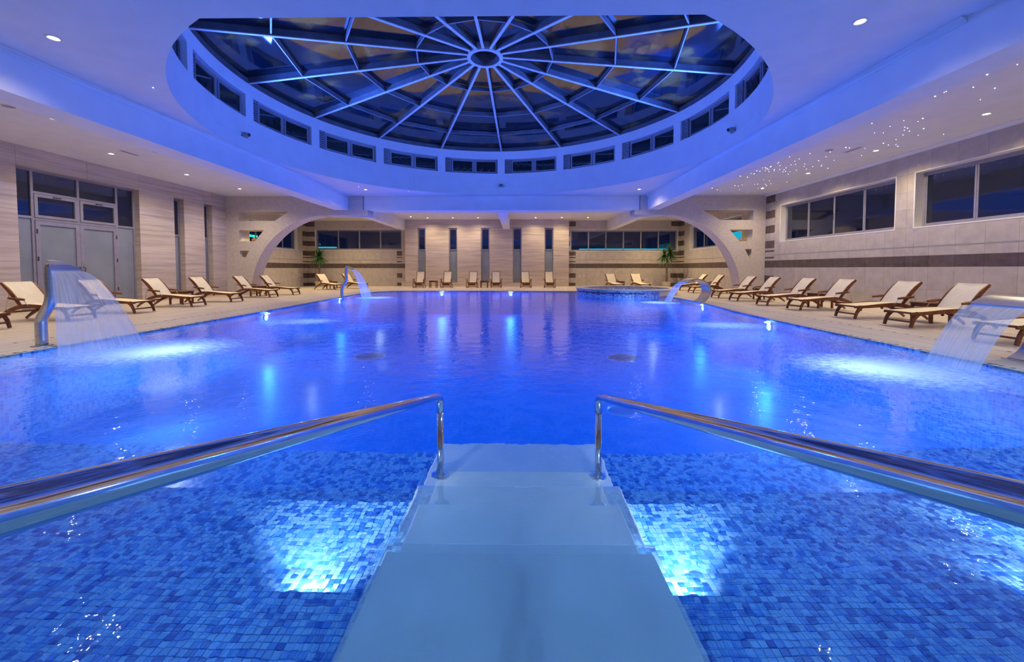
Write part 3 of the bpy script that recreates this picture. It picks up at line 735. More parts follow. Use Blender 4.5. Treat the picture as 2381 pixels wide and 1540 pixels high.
# ledges with projectors
for k_, (a, lb) in enumerate(((R(1.5), 'far'), (R(-91), 'left'), (R(93), 'right'))):
    t = empty('projector', P3(a, DR-.06, 5.3), -a); tag(t, 'small projector lamp on its thin ledge at the %s side of the drum' % lb, 'lamp', 'projectors on the drum ledges')
    m = MB(); m.box(-.09, .09, -.1, .03, .03, .12); m.obj('housing', M['grille'], t)
    m = MB(); m.lathe([(0, 0), (.04, 0), (.045, .03), (.03, .05)], 12); o = m.obj('lens', M['alu_dark'], t, loc=(0, -.1, .075)); o.rotation_euler = (pi/2, 0, 0)
    m = MB(); m.box(-.11, .11, -.02, .05, 0, .03); m.obj('bracket', M['grille'], t)
    m = MB(); ha = .18; cbox(m, a-ha, a+ha, 5.285, 5.3, DR-.012, DR+.0, 24)
    # flat chord shelf: straight front, curved back
    b = len(m.v); pts = [P3(a+ha*q/12, DR, 0) for q in range(-12, 13)]
    struct(m.obj('ledge', M['plaster']), 'thin straight ledge under the %s projector of the drum' % lb, 'ledge')

# ------------------------------------------------------------------ downlights, stars, speakers
dl0 = empty('downlight'); m = MB(); m.lathe([(.055, .0), (.075, -.012), (.095, -.008), (.1, 0)], 24); m.obj('ring', M['white_trim'], dl0)
m = MB(); m.lathe([(.001, -.003), (.056, -.003)], 20); m.obj('lens', M['warm_lens'], dl0); reg(dl0)
def spot(loc, power, size=140, col=WARM, blend=.9, rot=(0, 0, 0)):
    l = bpy.data.lights.new('lamp', 'SPOT'); l.energy = power; l.color = col; l.spot_size = R(size); l.spot_blend = blend; l.shadow_soft_size = .05
    o = bpy.data.objects.new('lamp', l); o.location = loc; o.rotation_euler = rot; COL.objects.link(o); return o
    Z = 920.3*h/(625.5-v); return ((u-1201)/920.3*Z, Z)
DL = [((-7.3, 6.29), 'over the left of the pool, nearest'), ((5.05, 6.02), 'over the right of the pool, nearest'), ((-12.82, 12.5), 'over the left loungers beside the double door'), ((-12.74, 15.27), 'over the left loungers before the slit windows'),
      ((-12.59, 17.98), 'over the left loungers beside the arch wall'), ((-6.94, 18.24), 'on the pool ceiling by the left beam end'), ((11.03, 9.57), 'over the right wall, nearest large window'), ((11.05, 12.45), 'over the right wall between the large windows'),
      ((11.1, 15.35), 'over the right wall before the far large window'), ((11.11, 18.17), 'over the right wall beside the arch'), ((5.6, 18.3), 'on the pool ceiling by the right beam end'),
      ((-6.35, 28.3), 'first from the left above the slit windows'), ((-4.55, 28.3), 'second from the left above the slit windows'), ((-2.75, 28.3), 'third above the slit windows'), ((1.35, 28.3), 'fourth above the slit windows'),
      ((3.2, 28.3), 'fifth above the slit windows'), ((5.05, 28.3), 'above the right rear windows'), ((-7.4, 27.7), 'small one beside the left rear beam')]
for i, ((x, y), lb) in enumerate(DL):
    zc = CZ-.03 if y < 5.79 and x < 7.1 else CZ
    o = dl0 if i == 0 else copy_tree(dl0); o.location = (x, y, zc); tag(o, 'lit round downlight '+lb, 'downlight', 'ceiling downlights')
    s = spot((x, y, zc-.03), DOWN*(.06 if x == -7.4 else .55 if -8.4 < x < 6.4 and y < 19 else (.75 if y > 28 else 1.35)), 150, REARW if y > 20 else WARM); s.parent = None
# further unseen aisle lamps; the near bluish ones are added to light the slabs
for x, y in ((-3.5, 4.2), (-3.5, 1.6), (0, 3), (3.5, 4.2), (3.5, 1.6), (-11.2, 6.5), (-11.2, 9.6), (-11.2, 3.2), (10.6, 6.3), (10.6, 3.2), (-13, 23), (-12.2, 27), (9.6, 23.5), (9.8, 27.5), (-5, 25), (2, 25)):
    zc = CZ-.03 if abs(x) < 7 and y < 5 else CZ
    o = copy_tree(dl0); o.location = (x, y, zc); tag(o, 'lit round downlight outside the view or hidden behind beams', 'downlight', 'downlights out of view')
    spot((x, y, zc-.03), DOWN*(2.6 if y > 20 and abs(x) > 7 else (1.55 if abs(x) < 7 and y < 5 else 1.2)), 150, REARW if y > 20 else ((.32, .62, 1) if abs(x) < 7 and y < 5 else WARM))
st = MB(); st.lathe([(.0005, -.012), (.010, -.009), (.012, 0)], 8); stm = st.mesh('star_light', M['star'])
rs = random.Random(11)
def star(x, y):
    o = link('star_light', stm, None, (x, y, CZ)); s = .45+rs.random()**2*.8; o.scale = (s, s, 1)
    tag(o, 'tiny blue star light in the right aisle ceiling', 'light', 'fibre optic star lights of the right aisle')
for _ in range(46):
    cx = 7.5+rs.random()*3.6; cy = 6.5+rs.random()*12.5
    for q in range(rs.randint(2, 6)): star(min(11.9, max(7.15, cx+rs.gauss(0, .33))), min(19.6, cy+rs.gauss(0, .7)))
for x, y in ((-10.2, 12.9), (-10.9, 15.6), (-10.6, 18.0), (-10.2, 18.3), (-9.8, 18.5), (-7.3, 8.0), (-5.1, 18.7), (-7.0, 17.6)):
    o = link('star_light', stm, None, (x, y, CZ)); tag(o, 'single blue star light near the left beam', 'light', 'scattered star lights near the left beam')
for x, y, lb in ((-11.37, 8.86, 'round grey ceiling speaker at the left edge of the left aisle'), (-11.18, 12.32, 'round grey ceiling speaker opposite the double door'), (-11.12, 16.1, 'round grey ceiling speaker near the slit windows'), (9.56, 12.38, 'round grey ceiling speaker in the starry right aisle')):
    t = tag(empty('ceiling_speaker', (x, y, CZ)), lb, 'speaker', 'ceiling speakers')
    m = MB(); m.lathe([(.001, -.012), (.11, -.012)], 24); m.obj('grille', M['grille'], t)
    m = MB(); m.lathe([(.11, -.012), (.125, -.014), (.135, 0)], 24); m.obj('rim', M['white_trim'], t)
for x, y, lb in ((-12.15, 12.42, 'slotted ceiling vent over the left loungers'), (10.26, 12.35, 'slotted ceiling vent over the right loungers')):
    t = tag(empty('ceiling_vent', (x, y, CZ)), lb, 'vent')
    m = MB(); m.box(-.09, .09, -.3, .3, -.012, 0); m.obj('frame', M['white_trim'], t)
    for q in range(3): m = MB(); m.box(-.06+q*.045, -.035+q*.045, -.27, .27, -.016, -.01); m.obj('slot', M['grille'], t)

# ------------------------------------------------------------------ pool lamps
pl0 = empty('pool_lamp'); m = MB(); m.lathe([(.1, .0), (.14, .0), (.145, .02), (.1, .03)], 24); o = m.obj('ring', M['steel_brushed'], pl0); o.rotation_euler = (0, pi/2, 0)
m = MB(); m.lathe([(.001, .025), (.1, .015)], 20); o = m.obj('lens', M['pool_lens'], pl0); o.rotation_euler = (0, pi/2, 0); reg(pl0)
PL = [(-7.70, 12.0, 0, 'in the left pool wall, halfway', 1), (-8.1, 17.9, 0, 'in the left pool wall by the far spout', 1),
      (6.5, 10.2, pi, 'in the right pool wall, halfway', 1), (7.05, 15.0, pi, 'in the right pool wall by the far cascade', 1),
      (-4.4, 23.2, -pi/2, 'in the far pool wall, left one', 1), (-.35, 23.1, -pi/2, 'in the far pool wall, middle one', 1),
      (-7.55, 2.0, 0, 'in the left pool wall outside the view', 1), (6.3, 2.0, pi, 'in the right pool wall outside the view', 1)]
for i, (x, y, rz, lb, k) in enumerate(PL):
    o = pl0 if i == 0 else copy_tree(pl0); o.location = (x, y, -.19 if k == 1 else -.55); o.rotation_euler = (0, 0, rz)
    tag(o, 'round white underwater lamp '+lb, 'lamp', 'underwater pool lamps')
    l = bpy.data.lights.new('lamp', 'AREA'); l.shape = 'DISK'; l.size = .25; l.energy = LAMP*k; l.color = (.035, .25, 1)
    lo = bpy.data.objects.new('lamp', l); lo.location = (x+cos(rz)*.06, y+sin(rz)*.06, -.45); lo.rotation_euler = (0, -pi/2, rz) ; COL.objects.link(lo)
for x, lb in ((-1.1, 'in the step riser left of the marble slabs'), (.86, 'in the step riser right of the marble slabs'), (2.9, 'in the step riser at the right edge')):
    o = copy_tree(pl0); o.location = (x, 1.865, -.35); o.rotation_euler = (0, 0, pi/2); o.scale = (.5, .5, .5)
    tag(o, 'round white underwater lamp '+lb, 'lamp', 'underwater pool lamps')
    l = bpy.data.lights.new('lamp', 'SPOT'); l.energy = 110; l.color = (1, .98, .9); l.spot_size = R(120); l.spot_blend = .8; l.shadow_soft_size = .05
    lo = bpy.data.objects.new('lamp', l); lo.location = (x, 1.90, -.34); lo.rotation_euler = (R(82), 0, 0); COL.objects.link(lo)

# ------------------------------------------------------------------ handrails
def rail(x, s, lb):
    t = tag(empty('handrail', (x, 2.87, -.45)), lb, 'handrail', 'handrails of the pool entry')
    z1 = .365+.45; ra = .027
    def zz(y): return z1+(2.87-y)*.273
    pts = [(0, -2.87-.55, .45), (0, -2.87-.55, zz(-.55)-.08), (0, -2.87-.49, zz(-.5)+.0)]+[(0, y-2.87, zz(y)) for y in (-.3, .2, .7, 1.2, 1.7, 2.2, 2.6, 2.8)]+[(0, -.035, z1-.0), (0, -.008, z1-.014), (0, 0, z1-.045), (0, 0, z1-.12)]
    m = MB(); m.tube(pts, ra, 20); m.obj('rail', M['steel'], t, smooth=True)
    m = MB(); m.tube([(0, 0, z1-.12), (0, 0, .02)], ra-.003, 20); m.obj('post', M['steel'], t, smooth=True)
    m = MB(); m.lathe([(.001, .022), (.03, .022), (.06, .012), (.065, 0), (0.001, 0)], 28); m.obj('flange', M['steel'], t, smooth=True)
rail(-.563, -1, 'polished steel handrail left of the marble steps'); rail(.60, 1, 'polished steel handrail right of the marble steps')

# ------------------------------------------------------------------ loungers
def curve_pts(P_, k=6):
    out = []; n_ = len(P_)
    for i in range(n_-1):
        p0, p1, p2, p3 = P_[max(i-1, 0)], P_[i], P_[i+1], P_[min(i+2, n_-1)]
        for j in range(k):
            t = j/k; out.append(tuple(.5*((2*b)+(-a+c)*t+(2*a-5*b+4*c-d)*t*t+(-a+3*b-3*c+d)*t**3) for a, b, c, d in zip(p0, p1, p2, p3)))
    out.append(P_[-1]); return out
def plank(m, prof, hs, y0, y1):  # prof (x,z) centre line with half-heights, between y0..y1
    b = len(m.v); k = len(prof)
    for i, ((x, z), h) in enumerate(zip(prof, hs)):
        a = prof[max(i-1, 0)]; c = prof[min(i+1, k-1)]; d = Vector((c[0]-a[0], c[1]-a[1])).normalized(); nx, nz = -d.y*h, d.x*h
        m.v += [(x+nx, y0, z+nz), (x+nx, y1, z+nz), (x-nx, y1, z-nz), (x-nx, y0, z-nz)]
    for i in range(k-1):
        for j in range(4): p = b+i*4+j; q = b+i*4+(j+1) % 4; m.f.append((p, q, q+4, p+4)); m.mi.append(0)
    m.f.append((b+3, b+2, b+1, b)); m.f.append(tuple(b+(k-1)*4+j for j in range(4))); m.mi += [0, 0]
def sheet(m, prof, hw, sag, th=.008, n_=6):  # sagging fabric
    k = len(prof)
    for lay in (0, 1):
        b = len(m.v)
        for i, (x, z) in enumerate(prof):
            a = prof[max(i-1, 0)]; c = prof[min(i+1, k-1)]; d = Vector((c[0]-a[0], c[1]-a[1])).normalized(); nx, nz = d.y, -d.x
            for j in range(n_+1):
                t = j/n_*2-1; s_ = sag*(1-t*t)*(sin(pi*i/(k-1))**.5 if 0 < i < k-1 else 0)+lay*th
                m.v.append((x+nx*s_, hw*t, z+nz*s_))
        for i in range(k-1):
            for j in range(n_): p = b+i*(n_+1)+j; m.f.append((p, p+1, p+n_+2, p+n_+1)); m.mi.append(0)
def make_lounger(tilt=0):
    t = empty('sun_lounger'); hw = .31
    prof = curve_pts([(0.0, .315), (.35, .335), (.8, .375), (1.15, .375), (1.45, .28), (1.7, .13), (1.84, .02)], 4)
    hs = [.022+.026*sin(pi*min(1, i/(len(prof)-1)*1.05)) for i in range(len(prof))]
    m = MB(); plank(m, prof, hs, -hw-.018, -hw+.018); m.obj('side_rail', M['teak'], t)
    m = MB(); plank(m, prof, hs, hw-.018, hw+.018); m.obj('side_rail', M['teak'], t)
    for s in (-1, 1):
        m = MB(); plank(m, curve_pts([(.17, .33), (.07, .20), (.01, .02)], 4), [.05, .043, .037, .033, .03, .028, .026, .025, .024], s*hw-.021, s*hw+.021); m.obj('leg', M['teak'], t)
    m = MB(); m.box(.03, .055, -hw+.02, hw-.02, .12, .155); m.obj('stretcher', M['teak'], t)
    m = MB(); m.box(1.5, 1.54, -hw+.018, hw-.018, .215, .25); m.obj('stretcher', M['teak'], t)
    m = MB(); sheet(m, [(x, z+.035) for x, z in curve_pts([(-.01, .315), (.35, .335), (.8, .37), (1.2, .385)], 4)], hw-.006, .045); m.obj('seat_sling', M['sling'], t, smooth=True)
    m = MB(); plank(m, [(-.015, .335), (.02, .335)], [.02, .02], -hw+.01, hw-.01); m.obj('end_bar', M['teak'], t)
    bt = curve_pts([(1.18, .37), (1.34, .60), (1.52, .82), (1.66, .955)], 4)
    for s in (-1, 1):
        m = MB(); plank(m, bt, [.024+.018*sin(pi*i/(len(bt)-1)) for i in range(len(bt))], s*(hw-.005)-.015, s*(hw-.005)+.015); m.obj('back_rail', M['teak'], t)
    m = MB(); m.tube([(1.655, -hw, .945), (1.655, hw, .945)], .016, 8); m.obj('top_bar', M['teak'], t)
    m = MB(); sheet(m, [(x-.02, z+.02) for x, z in bt], hw-.022, .03); m.obj('back_sling', M['sling'], t, smooth=True)
    for s in (-1, 1):
        m = MB(); b = []
        k = 16
        for lay in (0, 1):
            for i in range(k):
                a = 2*pi*i/k; m.v.append((1.22+.205*cos(a), s*(hw+.055)+.06*sin(a), .567+.024*cos(a)+(lay-.5)*(.03+.018*abs(sin(a)))))
        m.f += [tuple(range(k))[::-1], tuple(range(k, 2*k))]; m.mi += [0, 0]
        for i in range(k): m.f.append((i, (i+1) % k, (i+1) % k+k, i+k)); m.mi.append(0)
        ar = m.obj('armrest', M['teak'], t)
        m = MB(); m.tube([(1.10, s*(hw+.03), .575), (.97, s*(hw+.024), .385)], .006, 6); tag(m.obj('support_rod', M['steel_brushed'], ar), 'thin metal rod')
    m = MB(); m.tube([(1.45, -hw, .74), (1.58, -hw, .235)], .007, 6); m.tube([(1.45, hw, .74), (1.58, hw, .235)], .007, 6); tag(m.obj('back_stay', M['steel_brushed'], t), 'thin metal stay')
    for s in (-1, 1): m = MB(); m.lathe([(.001, -.01), (.03, -.01), (.03, .01), (.001, .01)], 14); o = m.obj('wheel', M['alu_dark'], t, loc=(.72, s*(hw-.04), .30)); o.rotation_euler = (pi/2, 0, 0)
    return t
L0 = make_lounger(); reg(L0)
used = [False]
def put(o, x, y, rz, label, cat, group, z=0):
    if not o.get('placed'): o['placed'] = 1; c = o
    else: c = copy_tree(o)
    c.location = (x, y, z); c.rotation_euler = (0, 0, rz); tag(c, label, cat, group); return c
def lounger(x, y, rz, lb, grp): return put(L0, x, y, rz, 'teak lounger with cream sling, '+lb, 'sun lounger', grp)
FX = -10.98
for y, lb in ((8.1, 'cut off by the left edge of the view'), (9.85, 'behind the near left spout'), (11.53, 'before the double door, half behind the falling water'),
              (13.53, 'left of the side table before the slit windows'), (15.4, 'right of the side table before the slit windows'), (17.9, 'second nearest to the left arch'), (19.75, 'nearest to the left arch')):
    lounger(FX if y < 17 else FX-.08, y, pi+R(random.uniform(-1.5, 1.5)), lb, 'loungers along the left wall')
for x, y, lb in ((8.3, 6.95, 'partly hidden behind the near right cascade'), (8.55, 8.97, 'nearest fully seen one on the right'), (8.64, 10.5, 'second fully seen one on the right'),
              (8.75, 12.6, 'third fully seen one on the right'), (8.7, 14.15, 'fourth fully seen one on the right'), (8.72, 16.03, 'fifth fully seen one on the right'), (8.8, 17.68, 'sixth on the right, before the arch foot')):
    lounger(x, y, R(random.uniform(-1.5, 1.5)), lb, 'loungers along the right wall')
lounger(9.4, 21.5, 0, 'under the right arch, nearer one', 'loungers under the right arch'); lounger(9.75, 24.1, 0, 'under the right arch, farther one', 'loungers under the right arch')
lounger(-10.95, 24.3, pi-R(24), 'in the rear left corner beside the palm', 'loungers in the rear left corner'); lounger(-9.95, 25.75, pi-R(22), 'in the rear left corner behind the far spout', 'loungers in the rear left corner')
lounger(6.35, 24.6, R(97), 'behind the round whirlpool, left one', 'loungers behind the whirlpool'); lounger(8.0, 24.6, R(97), 'behind the round whirlpool, right one', 'loungers behind the whirlpool')
# side tables
def make_table():
    t = empty('side_table'); m = MB()
    for i in range(6):
        m = MB(); m.box(-.27, .27, -.27+i*.09, -.27+i*.09+.084, .455, .48); m.obj('slat', M['teak'], t)
    for sx_ in (-1, 1):
        for sy_ in (-1, 1): m = MB(); m.box(sx_*.225-.025, sx_*.225+.025, sy_*.225-.025, sy_*.225+.025, 0, .455); m.obj('leg', M['teak'], t)
    for s in (-1, 1):
        m = MB(); m.box(-.2, .2, s*.225-.012, s*.225+.012, .38, .455); m.obj('apron', M['teak'], t)
        m = MB(); m.box(s*.225-.012, s*.225+.012, -.2, .2, .38, .455); m.obj('apron', M['teak'], t)
    return t
T0 = make_table(); reg(T0)
for x, y, lb in ((-12.4, 14.47, 'between two loungers before the slit windows'), (-12.4, 18.83, 'between the two loungers at the left arch'), (10.1, 9.74, 'between the two nearest right loungers'),
                 (10.2, 13.4, 'between the third and fourth right loungers'), (10.4, 16.87, 'between the two loungers before the right arch'), (11.2, 22.8, 'between the loungers under the right arch'),
                 (-12.1, 25.75, 'between the loungers in the rear left corner'), (6.85, 26.35, 'between the loungers behind the whirlpool'), (-5.78, 27.4, 'between the first two deck chairs at the back'), (-2.25, 27.4, 'between the third and fourth deck chairs at the back')):
    put(T0, x, y, 0, 'square teak side table '+lb, 'side table', 'teak side tables')
# upright deck chairs at the back
def make_chair():
    t = empty('deck_chair'); hw = .27
    bk = curve_pts([(0.18, .36), (.34, .75), (.46, 1.12)], 4)
    def pl(nm, prof, hs, y0, y1, par=t, mat='teak'):
        m = MB(); plank(m, prof, hs, y0, y1); return m.obj(nm, M[mat], par)
    for s in (-1, 1):
        pl('back_rail', bk, [.022]*len(bk), s*hw-.016, s*hw+.016)
        pl('seat_rail', curve_pts([(.22, .36), (0, .30), (-.25, .38)], 4), [.025]*9, s*(hw+.02)-.016, s*(hw+.02)+.016)
        pl('leg', [(.42, .02), (-.12, .55)], [.024, .022], s*(hw+.055)-.016, s*(hw+.055)+.016)
        pl('leg', [(-.28, .02), (-.17, .57)], [.024, .022], s*(hw+.09)-.016, s*(hw+.09)+.016)
        pl('armrest', curve_pts([(.30, .60), (.05, .58), (-.26, .57)], 4), [.013]*9, s*(hw+.11)-.035, s*(hw+.11)+.035)
        m = MB(); m.box(-.30, .42, s*(hw+.09)-.015, s*(hw+.09)+.015, .0, .03); m.obj('skid', M['teak'], t)
    m = MB(); m.tube([(.455, -hw, 1.115), (.455, hw, 1.115)], .017, 8); m.obj('top_bar', M['teak'], t)
    m = MB(); sheet(m, [(x-.01, z) for x, z in bk], hw-.02, .03); m.obj('back_sling', M['sling'], t, smooth=True)
    for i in range(5):
        x = -.24+i*.1; z = .38-.08*sin(pi*(i+.5)/5.2); pl('seat_slat', [(x, z), (x+.07, z-.005)], [.012, .012], -hw-.02, hw+.02)
    pl('stretcher', [(-.27, .09), (-.24, .09)], [.02, .02], -hw-.09, hw+.09)
    pl('folded_footrest', curve_pts([(-.26, .34), (-.20, .22), (.05, .16)], 3), [.014]*7, -hw+.02, hw-.02)
    return t
C0 = make_chair(); reg(C0)
for x, lb in ((-6.75, 'leftmost of the back row'), (-4.85, 'second of the back row, right of a side table'), (-3.07, 'third of the back row, left of a side table'), (-1.42, 'fourth of the back row, right of a side table'), (.62, 'fifth of the back row, standing alone'), (2.27, 'rightmost of the back row, near the whirlpool')):
    put(C0, x, 27.3, pi/2+R(random.uniform(-6, 6)), 'upright cream deck chair, '+lb, 'deck chair', 'upright deck chairs at the back wall')

# ------------------------------------------------------------------ whirlpool
JX, JY, JR = 5.78, 21.1, 2.62
t = tag(empty('whirlpool', (JX, JY, 0)), 'raised round whirlpool tub clad in blue mosaic at the far right pool corner', 'hot tub')
m = MB(); m.lathe([(JR-.07, -.02), (JR-.07, .27)], 96); m.obj('wall', M['coping'], t)
m = MB(); m.lathe([(JR-.42, .10), (JR-.42, .30), (JR-.40, .315), (JR-.02, .315), (JR, .30), (JR, .265), (JR-.07, .255)], 96); m.obj('rim', M['coping'], t, smooth=False)
m = MB(); a0, a1 = pi*.93, 2*pi-R(68); m.lathe([(JR-.06, FL+.05), (JR-.06, .24), (JR-.069, .245)], 64, a0, a1); m.obj('mosaic_cladding', M['mosaic_tub'], t)
m = MB(); m.lathe([(JR-.045, .115), (JR-.02, .115), (JR-.02, .15), (JR-.045, .15)], 48, pi*1.05, pi*1.52); tag(m.obj('overflow_slot', M['slot'], t), 'dark overflow slot in the mosaic')
m = MB(); m.lathe([(.001, -.6), (JR-.5, -.55), (JR-.43, .25)], 64); m.obj('basin', M['mosaic_tub'], t)
m = MB(); m.lathe([(.001, .24), (JR-.43, .24)], 48); m.obj('water', M['water'], t)
fo = MB(); rng = random.Random(5)
for _ in range(240):
    a = rng.random()*2*pi; r = rng.random()**.5*(JR-.7); s = .02+rng.random()*.05; x, y = r*cos(a), r*sin(a)
    fo.hexa([(x-s, y-s, .235), (x+s, y-s, .235), (x+s, y+s, .235), (x-s, y+s, .235), (x-s*.4, y-s*.4, .235+s*.6), (x+s*.4, y-s*.4, .235+s*.6), (x+s*.4, y+s*.4, .235+s*.6), (x-s*.4, y+s*.4, .235+s*.6)])
tag(fo.obj('bubbles', M['frosted'], t), kind='stuff')
l = bpy.data.lights.new('lamp', 'POINT'); l.energy = 60; l.color = (.15, .4, 1); l.shadow_soft_size = .1
lo = bpy.data.objects.new('lamp', l); lo.location = (JX, JY, -.1); COL.objects.link(lo)

# ------------------------------------------------------------------ spouts (bent pipe with fan nozzle)
def add_uv(me, nu, nv):
    uvl = me.uv_layers.new(name='UVMap')
    for p in me.polygons:
        for li in p.loop_indices:
            vi = me.loops[li].vertex_index; uvl.data[li].uv = ((vi % nu)/(nu-1), (vi//nu)/(nv-1))
def spout(x, y, rz, lb, lbw, side):
    t = tag(empty('water_spout', (x, y, 0), rz), lb, 'fountain', 'bent pipe water spouts')
    pts = curve_pts([(0, 0, 0.01), (0, 0, .36), (.03, 0, .48), (.17, 0, .70), (.21, 0, .86), (.20, 0, 1.10), (.21, 0, 1.27), (.24, 0, 1.36), (.30, 0, 1.40)], 5)
    m = MB(); m.tube(pts, [.075]*(len(pts)-6)+[.07, .065, .058, .05, .042, .035], 20); m.obj('pipe', M['steel_brushed'], t, smooth=True)
    m = MB(); m.lathe([(.001, .018), (.08, .018), (.13, .012), (.135, 0), (.001, 0)], 28); m.obj('base_flange', M['steel_brushed'], t)
    m = MB(); top = [(.22, 1.445, .05), (.30, 1.435, .08), (.41, 1.37, .15), (.51, 1.285, .215)]
    b = 0
    for (px, pz, hw) in top: m.v += [(px, -hw, pz), (px, hw, pz), (px+.0, hw, pz-.05+(.03 if px > .5 else 0)), (px, -hw, pz-.05+(.03 if px > .5 else 0))]
    for i in range(3):
        for j in range(4): p = i*4+j; q = i*4+(j+1) % 4; m.f.append((p, q, q+4, p+4)); m.mi.append(0)
    m.f += [(3, 2, 1, 0), (12, 13, 14, 15)]; m.mi += [0, 0]; m.obj('nozzle', M['steel_brushed'], t)
    # falling sheet
    nu, nv = 29, 22; m = MB()
    for j in range(nv):
        s = j/(nv-1)
        for i in range(nu):
            q = i/(nu-1)*2-1; T = s*.5
            px = .50+.66*s**.9+.06*s*(1-q*q); pz = 1.265-(1.265+.04)*(s**1.6); py = q*(.205+.44*s)
            m.v.append((px+.008*sin(q*21+s*3), py, pz))
    for j in range(nv-1):
        for i in range(nu-1): p = j*nu+i; m.f.append((p, p+1, p+nu+1, p+nu)); m.mi.append(0)
    me = bpy.data.meshes.new('falling_water'); me.from_pydata(m.v, [], m.f); me.materials.append(M['sheet']); add_uv(me, nu, nv)
    me.polygons.foreach_set('use_smooth', [True]*len(me.polygons))
    o = link('falling_water', me, None, (x, y, 0)); o.rotation_euler = (0, 0, rz); tag(o, lbw, 'water', 'fans of water from the spouts', 'stuff')
    return t
spout(-8.02, 6.55, R(-4), 'bent steel pipe spout at the near left pool edge', 'fan of falling water from the near left spout', -1)
spout(-8.0, 18.0, R(0), 'bent steel pipe spout at the far left pool edge', 'thin fan of falling water from the far left spout', -1)
# ribbon cascades on the right
def cascade(x, y, lb, lbw, hw=.36):
    t = tag(empty('water_cascade', (x+.55, y, 0)), lb, 'fountain', 'curved steel ribbon cascades')
    pts = curve_pts([(0, 0, 0), (.16, 0, .12), (.29, 0, .33), (.31, 0, .50), (.22, 0, .70), (.0, 0, .86), (-.25, 0, .90), (-.42, 0, .865), (-.56, 0, .79)], 5)
    m = MB(); m.ribbon(pts, hw, .05); m.obj('ribbon', M['steel_brushed'], t, smooth=False)
    m = MB(); m.box(-.07, .08, -hw-.03, hw+.03, 0, .012); m.obj('base_plate', M['steel_brushed'], t)
    nu, nv = 29, 20; m = MB()
    for j in range(nv):
        s = j/(nv-1)
        for i in range(nu):
            q = i/(nu-1)*2-1
            m.v.append((-.56-.66*s, q*(hw-.015-.02*s), .79-.83*s**1.75+.05*s*(1-s)))
    for j in range(nv-1):
        for i in range(nu-1): p = j*nu+i; m.f.append((p, p+1, p+nu+1, p+nu)); m.mi.append(0)
    me = bpy.data.meshes.new('falling_water'); me.from_pydata(m.v, [], m.f); me.materials.append(M['sheet']); add_uv(me, nu, nv)
    me.polygons.foreach_set('use_smooth', [True]*len(me.polygons))
    o = link('falling_water', me, None, (x+.55, y, 0)); tag(o, lbw, 'water', 'sheets of water from the cascades', 'stuff')
cascade(6.55, 5.4, 'wide steel ribbon cascade at the near right pool edge', 'sheet of water falling from the near right cascade')
cascade(6.58, 15.6, 'wide steel ribbon cascade beside the whirlpool', 'sheet of water falling from the far right cascade')
# foam where the water lands, its white also standing in for lamp glow
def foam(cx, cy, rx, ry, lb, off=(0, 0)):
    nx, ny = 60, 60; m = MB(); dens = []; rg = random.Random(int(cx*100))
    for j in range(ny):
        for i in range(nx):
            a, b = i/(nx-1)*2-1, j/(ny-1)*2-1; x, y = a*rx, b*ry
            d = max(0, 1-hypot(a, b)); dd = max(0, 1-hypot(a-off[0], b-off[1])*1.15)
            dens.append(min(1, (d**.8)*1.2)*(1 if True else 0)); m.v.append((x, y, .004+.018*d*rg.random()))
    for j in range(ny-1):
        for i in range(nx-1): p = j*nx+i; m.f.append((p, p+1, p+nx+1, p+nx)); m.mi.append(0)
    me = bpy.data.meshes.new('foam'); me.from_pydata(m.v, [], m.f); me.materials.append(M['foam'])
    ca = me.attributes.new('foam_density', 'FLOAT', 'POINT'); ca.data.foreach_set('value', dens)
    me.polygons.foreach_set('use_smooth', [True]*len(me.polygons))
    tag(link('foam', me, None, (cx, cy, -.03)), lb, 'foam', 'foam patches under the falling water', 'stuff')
foam(-6.0, 6.35, 1.75, 1.5, 'white foam with imitated lamp glow where the near left spout hits the pool'); foam(-6.5, 18.1, 1.1, 1.0, 'foam where the far left spout hits the pool')
foam(-5.4, 9.9, 1.3, .8, 'pale patch imitating the glow in front of the halfway left underwater lamp'); foam(4.9, 9.3, 1.3, .8, 'pale patch imitating the glow in front of the halfway right underwater lamp')  # pale sheets added here to imitate the glow of the wall lamps
foam(5.0, 5.3, 1.5, 1.25, 'white foam with imitated lamp glow where the near right cascade hits the pool'); foam(5.6, 15.6, 1.0, .9, 'foam where the far right cascade hits the pool')
for x, y, e_ in ((-5.6, 6.3, 85), (4.6, 5.3, 85), (-5.2, 9.9, 22), (4.8, 9.3, 22), (-6.3, 18.1, 45), (5.4, 15.6, 45), (5.2, 17.8, 35)):  # added lights without fixtures, brightening the foam and the tub cladding
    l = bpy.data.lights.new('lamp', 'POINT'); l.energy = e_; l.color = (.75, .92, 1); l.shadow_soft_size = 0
    lo = bpy.data.objects.new('lamp', l); lo.location = (x, y, -.62 if y != 17.8 else -.25); COL.objects.link(lo)

